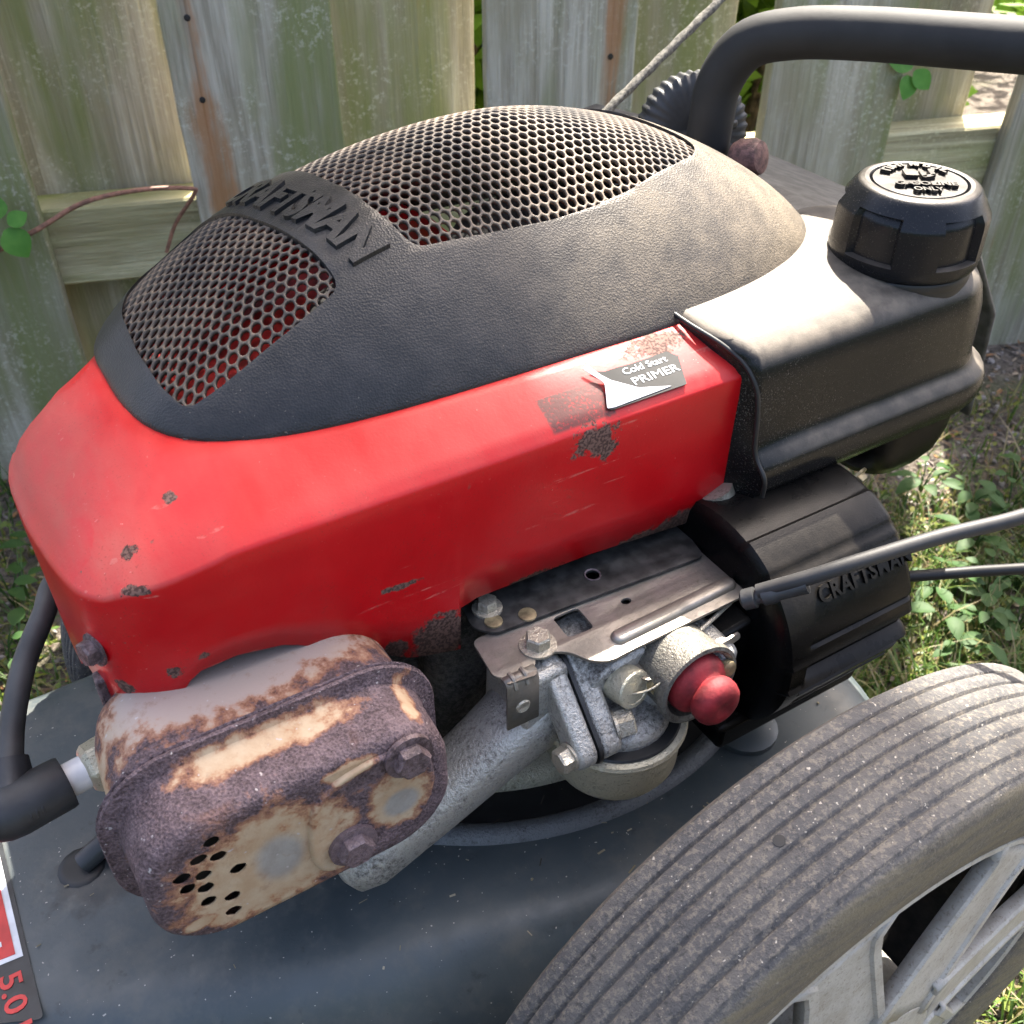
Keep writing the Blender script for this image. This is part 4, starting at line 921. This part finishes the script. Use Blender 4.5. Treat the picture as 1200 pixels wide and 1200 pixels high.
def handle():
    bar = [(36.2, 40.4, 40.8), (36.3, 40.4, 43.0), (36.5, 40.3, 45.2), (37.2, 39.4, 47.0), (38.4, 37.6, 47.75), (40.2, 34.7, 48.1), (43.0, 30.2, 48.3), (47.5, 23, 48.6), (53, 14, 49.2), (55, 10.5, 48.4), (56, 8.8, 46), (55.6, 8.3, 42), (50, 9.5, 31), (42, 12.5, 22.5), (33, 16.5, 17.5), (31, 18.5, 17)]
    h = mesh('handle', *tube(bar, lambda t: 1.17, 22, 8), M['handle'], mower)
    mesh('handle_end_knob', *lathe([(.3, 0), (.8, .1), (.98, .5), (.98, 1.2), (.8, 1.6), (.4, 1.75)], (36.9, 39.0, 41.6), (.35, -.9, .25), 24), M['knob'], h)
    def knob(c, ax, R, T):
        a, u, w_ = frame(ax); c = Vector(c); L = []; n = 216
        for k, hh in ((.82, 0), (1, .18*T), (1, .8*T), (.85, T), (.5, T*1.05)):
            L.append([c+a*hh+(u*math.cos(t)+w_*math.sin(t))*R*k*(1+.022*math.cos(t*36)) for t in [2*math.pi*i/n for i in range(n)]])
        return loft(L, True, True, True)
    k = mesh('handle_knob', *knob((38.0, 44.2, 41.6), (-.35, -.9, .1), 3.0, 1.6), M['black'], mower, angle=50)
    mesh('knob_wing', *merge(box(37.8, 39.6, 41.8, 42.8, 41.9, 42.4), box(37.8, 39.4, 41.8, 42.8, 40.6, 41.2)), M['dark'], k, bevel=.15)
    mesh('handle_knob', *knob((27.8, 52, 38.9), (-.1, -.3, 1), 2.6, 1.6), M['black'], mower, angle=50)
    mesh('handle_mount', *merge(prism(rounded([(35, 30), (35.2, 42), (37.5, 42), (39, 30)], .6), lambda a, b, t: (a, t, b), 41.5, 43.5)), M['handle'], mower, bevel=.2)
    # recoil starter rope
    a, b = Vector((30.5, 42.5, 43.6)), Vector((40.6, 45.1, 48.0))
    pts = [a+(b-a)*(i/40*1.8) for i in range(41)]
    L = []; d = (b-a).normalized(); u = d.orthogonal().normalized(); w_ = d.cross(u)
    for i in range(160):
        p = a+(b-a)*(i/159*2.2); L.append([p+(u*math.cos(t)+w_*math.sin(t))*.23*(1+.10*math.cos(3*t+i*.55)) for t in [2*math.pi*j/12 for j in range(12)]])
    mesh('starter_rope', *loft(L, True, True, True), M['rope'], mower, angle=180)
    # rear flap behind the engine
    V = []
    L = [[(33, y, 34.5), (37, y, 39.2), (40, y, 39.6), (52, y, 35.5), (56, y, 30), (57, y, 22)] for y in (33.5, 36, 40, 46, 52, 56)]
    mesh('rear_flap', *loft(L, False), M['flap'], mower, angle=40, solid=.4, bevel=.2)
handle()

# ================================================================= PLANTS AND GROUND COVER
def leaf_mesh(name, L, W, fold=.25, droop=.25, mat='leaf', seg=6):
    V, F = [], []
    for i in range(seg+1):
        t = i/seg; w = W*.5*math.sin(math.pi*min(1, t*.96+.03))**.75*(1-.25*t)*1.12
        z = -droop*L*t*t; x = L*t
        V += [(x, -w, z+fold*w), (x, 0, z), (x, w, z+fold*w)]
        if i:
            b = 3*i; F += [(b-3, b-2, b+1, b), (b-2, b-1, b+2, b+1)]
    me = bpy.data.meshes.new(name); me.from_pydata([Vector(v)*.01 for v in V], [], F); me.materials.append(M[mat])
    for p in me.polygons: p.use_smooth = True
    return me
LEAVES = [leaf_mesh('leaf', 2.9, 1.9, .25, .25), leaf_mesh('leaf', 2.3, 1.6, .15, .35), leaf_mesh('leaf', 3.5, 2.0, .3, .3)]
VLEAF = [leaf_mesh('leaf', 3.6, 3.4, .18, .2, 'vine'), leaf_mesh('leaf', 2.8, 2.5, .15, .15, 'vine')]
def place_leaf(me, p, yaw, pitch, roll, sc, parent):
    o = bpy.data.objects.new('leaf', me); COL.objects.link(o)
    attach(o, parent); o.location = cm(p); o.rotation_euler = (roll, -pitch, yaw); o.scale = (sc,)*3
    return o
def weed(x, y, n, sp, h, label, group='broadleaf weeds growing in the grass'):
    r = thing('broadleaf_weed', label, 'weed', (x, y, GZ), group)
    for i in range(n):
        a = 2.4*i+uni(-.4, .4); d = sp*uni(.15, .5); zz = GZ+h*uni(.45, 1.1)
        b = Vector((x+d*math.cos(a), y+d*math.sin(a), zz))
        mesh('leaf_stalk', *tube([(x, y, GZ-.3), (x+d*.5*math.cos(a), y+d*.5*math.sin(a), GZ+(zz-GZ)*.7), b], .07, 5, 3), M['leaf'], r)
        place_leaf(LEAVES[int(rnd()*3)], b, a+uni(-.5, .5), uni(-.15, .5), uni(-.3, .3), uni(.42, .8), r)
RIGHT = [((73.6, 41.0), 8, 'broadleaf weed by the soil edge, below the fuel tank'), ((76.4, 38.5), 7, 'broadleaf weed farthest right beside the bare soil'), ((72.8, 45.3), 6, 'small weed just under the corner of the fuel tank'),
         ((81.6, 41.6), 5, 'small weed on bare soil near the fence'), ((69.8, 36.9), 7, 'broadleaf weed above the thick grey cable'), ((66.5, 32.5), 8, 'pale broadleaf weed below the black brake cable'),
         ((69.5, 31.8), 7, 'broadleaf weed at the right picture edge beside the cable'), ((62.8, 34.7), 7, 'broadleaf weed touching the end of the air filter'), ((62.1, 29.8), 8, 'wide-leaved weed in sunlit grass above the tyre'),
         ((59.7, 31.2), 6, 'weed between air filter and tyre'), ((57.7, 28.6), 6, 'low weed directly above the top of the tyre'), ((64.1, 28.1), 6, 'low weed at right edge just above the tyre')]
for (x, y), n, lb in RIGHT: weed(x, y, n, 3.6, 3.2, lb)
LEFT = [((-1.7, 88.5), 7, 'weed at the foot of the fence left of the red shroud'), ((-4.3, 73.7), 7, 'broadleaf weed beside the spark plug wire'), ((-.8, 79.3), 6, 'small weed behind the red shroud at left'), ((-6.1, 66.5), 6, 'weed in front of the deck edge at far left')]
for (x, y), n, lb in LEFT: weed(x, y, n, 3.8, 3.4, lb)
weed(32.4, 17.2, 7, 4, 4.0, 'weed seen through the spokes of the near wheel')

def tinted(name, V, F, C, mat, kind='stuff', label=None, cat=None):
    me = bpy.data.meshes.new(name); me.from_pydata([cm(v) for v in V], [], F)
    ca = me.color_attributes.new('tint', 'FLOAT_COLOR', 'POINT')
    ca.data.foreach_set('color', [k for c in C for k in (*c, 1)])
    o = finish(name, me, mat, None, False); o['kind'] = kind
    if label: o['label'] = label
    if cat: o['category'] = cat
    return o
def gh(x, y): return GZ-.4+.8*(mnoise.noise(Vector((x*.05, y*.05, 0)))*.9+mnoise.noise(Vector((x*.15, y*.15, 5)))*.5)
def fdist(x, y): return (Vector((x, y, 1))-FO).dot(FN)
def zone():
    k = rnd()
    if k > .82: return (uni(30, 240), uni(-90, 74)) if rnd() < .7 else (uni(-200, 60), uni(-60, 70))
    k /= .82
    if k < .62: return uni(36, 118), uni(14, 74)
    if k < .93: return uni(-42, 22), uni(52, 108)
    return uni(14, 46), uni(4, 26)
def density(x, y):       # grass thins out to bare soil towards the fence
    d = fdist(x, y); n = mnoise.noise(Vector((x*.06, y*.06, 2)))
    return max(0, min(1, (d-14)/22+n*.7)) if x > 30 else max(.1, min(1, .45+n*.8))
V, F, Cc = [], [], []
for _ in range(38000):
    x, y = zone()
    if fdist(x, y) < 1 or rnd() > density(x, y): continue
    h = uni(1.6, 5.2)*(.7 if rnd() < .6 else 1); a = uni(0, 6.28); w = uni(.10, .24); ln = uni(.2, 1.1)*h; z = gh(x, y)
    c = random.choice(((.075, .15, .02), (.10, .18, .03), (.13, .19, .03), (.055, .12, .02), (.20, .19, .06), (.30, .25, .13))); b = len(V)
    for t in (0, .35, .7, 1):
        k = w*(1-t**1.5)*.5+.01; px, py = x+math.cos(a)*ln*t*t, y+math.sin(a)*ln*t*t; q = (-math.sin(a)*k, math.cos(a)*k)
        V += [(px-q[0], py-q[1], z+h*(t-.25*t*t*ln/h)), (px+q[0], py+q[1], z+h*(t-.25*t*t*ln/h))]; Cc += [c, c]
    F += [(b, b+1, b+3, b+2), (b+2, b+3, b+5, b+4), (b+4, b+5, b+7, b+6)]
tinted('grass', V, F, Cc, M['grass'], label='thin grass blades in the sunlit soil', cat='grass')
V, F, Cc = [], [], []
for _ in range(42000):   # moss, clover-sized leaflets
    x, y = zone()
    if fdist(x, y) < 1 or rnd() > density(x, y)*.9: continue
    r = uni(.12, .42); a = uni(0, 6.28); z = gh(x, y)+uni(.05, .9); b = len(V); tx, ty = uni(-.5, .5), uni(-.5, .5)
    c = random.choice(((.15, .20, .02), (.20, .23, .03), (.10, .16, .02), (.07, .13, .02), (.24, .24, .05)))
    for k in range(5):
        t = a+k*1.2566; u, v = r*math.cos(t), r*.8*math.sin(t); V.append((x+u, y+v, z+u*tx+v*ty)); Cc.append(c)
    F.append((b, b+1, b+2, b+3, b+4))
tinted('moss', V, F, Cc, M['grass'], label='yellow-green moss and tiny leaves covering the soil', cat='moss')
V, F, Cc = [], [], []
for _ in range(9000):   # dry leaf bits, bark and twigs
    x, y = zone()
    if fdist(x, y) < -40: continue
    z = gh(x, y)+uni(.1, .5); b = len(V); a = uni(0, 6.28); L = uni(.3, 1.3); W = uni(.12, .5) if rnd() < .8 else .08; L = L*2 if W < .1 else L
    c = random.choice(((.16, .10, .06), (.22, .15, .09), (.10, .07, .05), (.33, .26, .18), (.20, .17, .15), (.28, .14, .06), (.13, .11, .10)))
    tl = uni(-.35, .35); q = uni(.1, .35)
    for u, v, dz in ((-.5, 0, 0), (-.15, -.5, q), (.35, -.35, q), (.5, 0, .1), (.2, .5, q), (-.25, .4, q), (0, 0, 0)):
        px, py = u*L, v*W; V.append((x+px*math.cos(a)-py*math.sin(a), y+px*math.sin(a)+py*math.cos(a), z+px*tl+dz*W)); Cc.append(c)
    F += [(b+6, b+k, b+(k+1) % 6) for k in range(6)]
tinted('leaf_litter', V, F, Cc, M['litter'], label='brown leaf litter and bark bits on the soil', cat='leaf litter')
V, F, Cc = [], [], []
for _ in range(3800):   # small stones and clods
    x, y = zone(); r = uni(.12, .45)*(1.8 if rnd() < .04 else 1); z = gh(x, y)+r*.2; b = len(V); c = random.choice(((.17, .155, .14), (.24, .215, .20), (.11, .09, .075), (.33, .30, .27), (.14, .11, .09)))
    ph = [uni(.75, 1.2) for _ in range(14)]
    for i, (h, k) in enumerate(((-.5, .7), (.1, 1), (.6, .65))):
        for j in range(5):
            t = j*1.2566+i*.6; g = r*k*ph[(i*5+j) % 14]; V.append((x+g*math.cos(t), y+g*math.sin(t), z+h*r)); Cc.append(c)
    F += [(b+i*5+j, b+i*5+(j+1) % 5, b+(i+1)*5+(j+1) % 5, b+(i+1)*5+j) for i in range(2) for j in range(5)]+[tuple(b+10+j for j in range(5))]
o = tinted('pebbles', V, F, Cc, M['pebble'], label='small grey stones and clods on bare soil', cat='pebbles')

def vine(stem, leaves, label):
    r = thing('vine', label, 'vine', stem[0])
    mesh('stem', *tube(stem, lambda t: .24-.08*t, 8, 6), M['stem'], r)
    for i, (p, th, tl, tw, sc) in enumerate(leaves):      # th: direction of the tip in the fence plane, tl / tw: lean of the blade
        nn = (FN+Vector((0, 0, 1))*(.5+tl)+FD*tw).normalized(); dd = FD*math.cos(th)+Vector((0, 0, 1))*math.sin(th); dd = (dd-nn*dd.dot(nn)).normalized(); ww = nn.cross(dd)
        o = place_leaf(VLEAF[i % 2], p, 0, 0, 0, sc, r); o.rotation_euler = Matrix((dd, ww, nn)).transposed().to_euler()
def fq(s, z, off): return fp(s, z, off)
fy = math.atan2(FN.y, FN.x)
vine([fq(-112, 20, 3), fq(-107, 23.5, 3.2), fq(-101, 26.2, 3.4), fq(-96.7, 28.1, 3.2), fq(-92, 28.5, 2.6), fq(-88.3, 28.0, 1.9), fq(-88.1, 27.4, 1.8), fq(-90.2, 24.6, .8), fq(-91.5, 22, .6)],
     [(fq(-103.2, 26.6, 3.6), -1.2, .1, .2, .72), (fq(-102.9, 26.9, 3.6), .7, .3, -.1, .62), (fq(-104.0, 26.9, 3.5), 2.2, 0, .3, .66), (fq(-104.4, 25.9, 3.5), -2.4, .2, 0, .8), (fq(-103.6, 27.4, 3.4), 1.5, -.2, .2, .55), (fq(-107, 23.8, 3.4), -1.9, .1, .2, .7)],
     'reddish bare vine stem with bright green leaves arching over the fence rail')
vine([fq(-19, 38, -3), fq(-19.8, 36, -.8), fq(-20.5, 34, 1.2)],
     [(fq(-20.9, 33.4, 1.6), 2.5, .2, .1, .8), (fq(-20.6, 33.0, 1.6), -.9, .1, -.2, .8), (fq(-21.0, 32.6, 1.5), -1.9, .2, .2, .62), (fq(-20.3, 33.8, 1.4), .6, .3, 0, .55)],
     'small green vine sprig poking through between fence boards under the handle')

def foliage(name, n, pick, size, mat, parent):
    V, F = [], []
    for _ in range(n):
        p = pick()
        if p is None: continue
        u = Vector((uni(-1, 1), uni(-1, 1), uni(-.6, .6))).normalized(); w = u.orthogonal().normalized(); w = (w+u.cross(w)*uni(-1, 1)).normalized()
        L = size*uni(.7, 1.3); W = L*.55; b = len(V)
        V += [p-u*L*.5, p-w*W*.5, p+u*L*.5, p+w*W*.5]; F.append((b, b+1, b+2, b+3))
    me = bpy.data.meshes.new(name); me.from_pydata([cm(v) for v in V], [], F)
    return finish(name, me, mat, parent, False)
def shrub(c, R, n, label):
    r = thing('shrub', label, 'shrub', (c[0], c[1], GZ), 'shrubs growing beyond the fence')
    for i in range(6):
        a = i*1.05; mesh('stem', *tube([(c[0], c[1], GZ-1), (c[0]+R*.3*math.cos(a), c[1]+R*.3*math.sin(a), GZ+R*.6), (c[0]+R*.6*math.cos(a), c[1]+R*.6*math.sin(a), GZ+R*1.4)], lambda t: 1.4-1.1*t, 7, 4), M['bark'], r)
    cl = [Vector((c[0]+R*.7*uni(-1, 1), c[1]+R*.7*uni(-1, 1), GZ+R*uni(.25, 1.7))) for _ in range(16)]
    def pick():
        q = random.choice(cl); v = Vector((random.gauss(0, 1), random.gauss(0, 1), random.gauss(0, 1)))*R*.2; p = q+v
        return p if p.z > GZ+1 else None
    foliage('crown', n, pick, 7, M['bush'], r)
for s, off, R, lb in ((-125, -130, 55, 'bright shrub beyond the fence at the left edge'), (-50, -150, 60, 'bright green shrub seen through the narrow gap in the fence'), (35, -140, 55, 'green shrub beyond the fence at the right edge'), (-6, -62, 32, 'shrub close behind the fence, seen through the gap under the handle end'), (-36, -60, 28, 'shrub close behind the fence, seen between the handle and the next board'), (-62, -52, 26, 'small shrub close behind the narrow gap above the perforated screen')):
    c = fp(s, GZ, off); shrub((c.x, c.y), R, 2600, lb)

V, F, Cc = [], [], []
for _ in range(150):
    x, y = uni(-12, 32), uni(16.5, 33)
    if y < 24-.45*(x+5)+.3 and x < 15: continue
    if y < 17.6: continue
    b = len(V); a = uni(0, 6.28); L = uni(.06, .4)*(.5+rnd()); W = uni(.03, .1); c = random.choice(((.33, .30, .22), (.25, .22, .15), (.2, .17, .1), (.05, .04, .03)))
    for u, v in ((-1, -1), (1, -1), (1, 1), (-1, 1)):
        px, py = u*L*.5, v*W*.5; V.append((x+px*math.cos(a)-py*math.sin(a), y+px*math.sin(a)+py*math.cos(a), 21.09+.03*u)); Cc.append(c)
    F.append((b, b+1, b+2, b+3))
tinted('clippings', V, F, Cc, M['litter'], label='dry grass clippings and dirt specks lying on the mower deck', cat='clippings')

# unseen leafy row added behind the camera to cut low sky fill
def added_hedge():
    r = thing('added_hedge', 'unseen row of foliage added behind the camera to hold back low sky light', 'added_hedge', (-60, -230, GZ))
    pts = [Vector((-330, 190)), Vector((-300, -40)), Vector((-190, -220)), Vector((20, -290)), Vector((240, -250)), Vector((360, -110))]
    def pick():
        i = int(rnd()*5); t = rnd(); p = pts[i]*(1-t)+pts[i+1]*t
        return Vector((p.x+random.gauss(0, 22), p.y+random.gauss(0, 22), GZ+uni(0, 95)+random.gauss(0, 6)))
    foliage('crown', 5000, pick, 17, M['treeleaf'], r)
    for i in range(21):
        k = i/20*4.99; p = pts[int(k)]*(1-k % 1)+pts[int(k)+1]*(k % 1)
        mesh('stem', *tube([(p.x, p.y, GZ-2), (p.x+uni(-8, 8), p.y+uni(-8, 8), GZ+50), (p.x+uni(-15, 15), p.y+uni(-15, 15), GZ+88)], lambda t: 2.6-2*t, 6, 3), M['bark'], r)
added_hedge()

# unseen tree added beyond the fence to shade the front of the mower
def tree():
    C0 = Vector((8, 30, 40)); Sd = SUN
    base = C0+Sd*330; tr = Vector((base.x-260, base.y+190, GZ))
    r = thing('unseen_shade_tree', 'unseen tree beyond the fence, crown cut to shade the mower front and leave its rear sunlit', 'tree', tr)
    mesh('trunk', *tube([tr-Vector((0, 0, 20)), tr+Vector((-5, -4, 120)), tr+Vector((20, -30, 240)), tr+Vector((60, -80, 340)), tr+Vector((90, -120, 430))], lambda t: 14-8*t, 14, 6), M['bark'], r)
    e = Vector((1, 0, 0)); e = (e-Sd*e.dot(Sd)).normalized(); g = Sd.cross(e)     # across / along the shade edge
    cl = []
    while len(cl) < 120:
        a, b, d = uni(-120, 20), uni(-110, 80), uni(270, 440)
        cl.append(C0+e*a+g*b+Sd*d)
    for i in range(9):
        q = cl[i*11]; s0 = tr+Vector((20, -30, 240)); m = (s0+q)/2+Vector((0, 0, 18)); mesh('limb', *tube([s0, m, q], lambda t: 4.5-3.6*t, 8, 5), M['bark'], r)
    def pick():
        q = random.choice(cl); p = q+Vector((random.gauss(0, 1), random.gauss(0, 1), random.gauss(0, 1)))*19
        h = p-C0; a = h.dot(e); b = h.dot(g)
        lim = 3.4-1.2*max(-30, min(20, b))+4*mnoise.noise(Vector((b*.05, 0, 3)))+3*mnoise.noise(Vector((b*.2, 0, 8)))
        if a > lim: return p if rnd() < .004 else None  # leaves dropped past this limit so the sun patch stays open
        return p
    foliage('crown', 21000, pick, 9, M['treeleaf'], r)
tree()
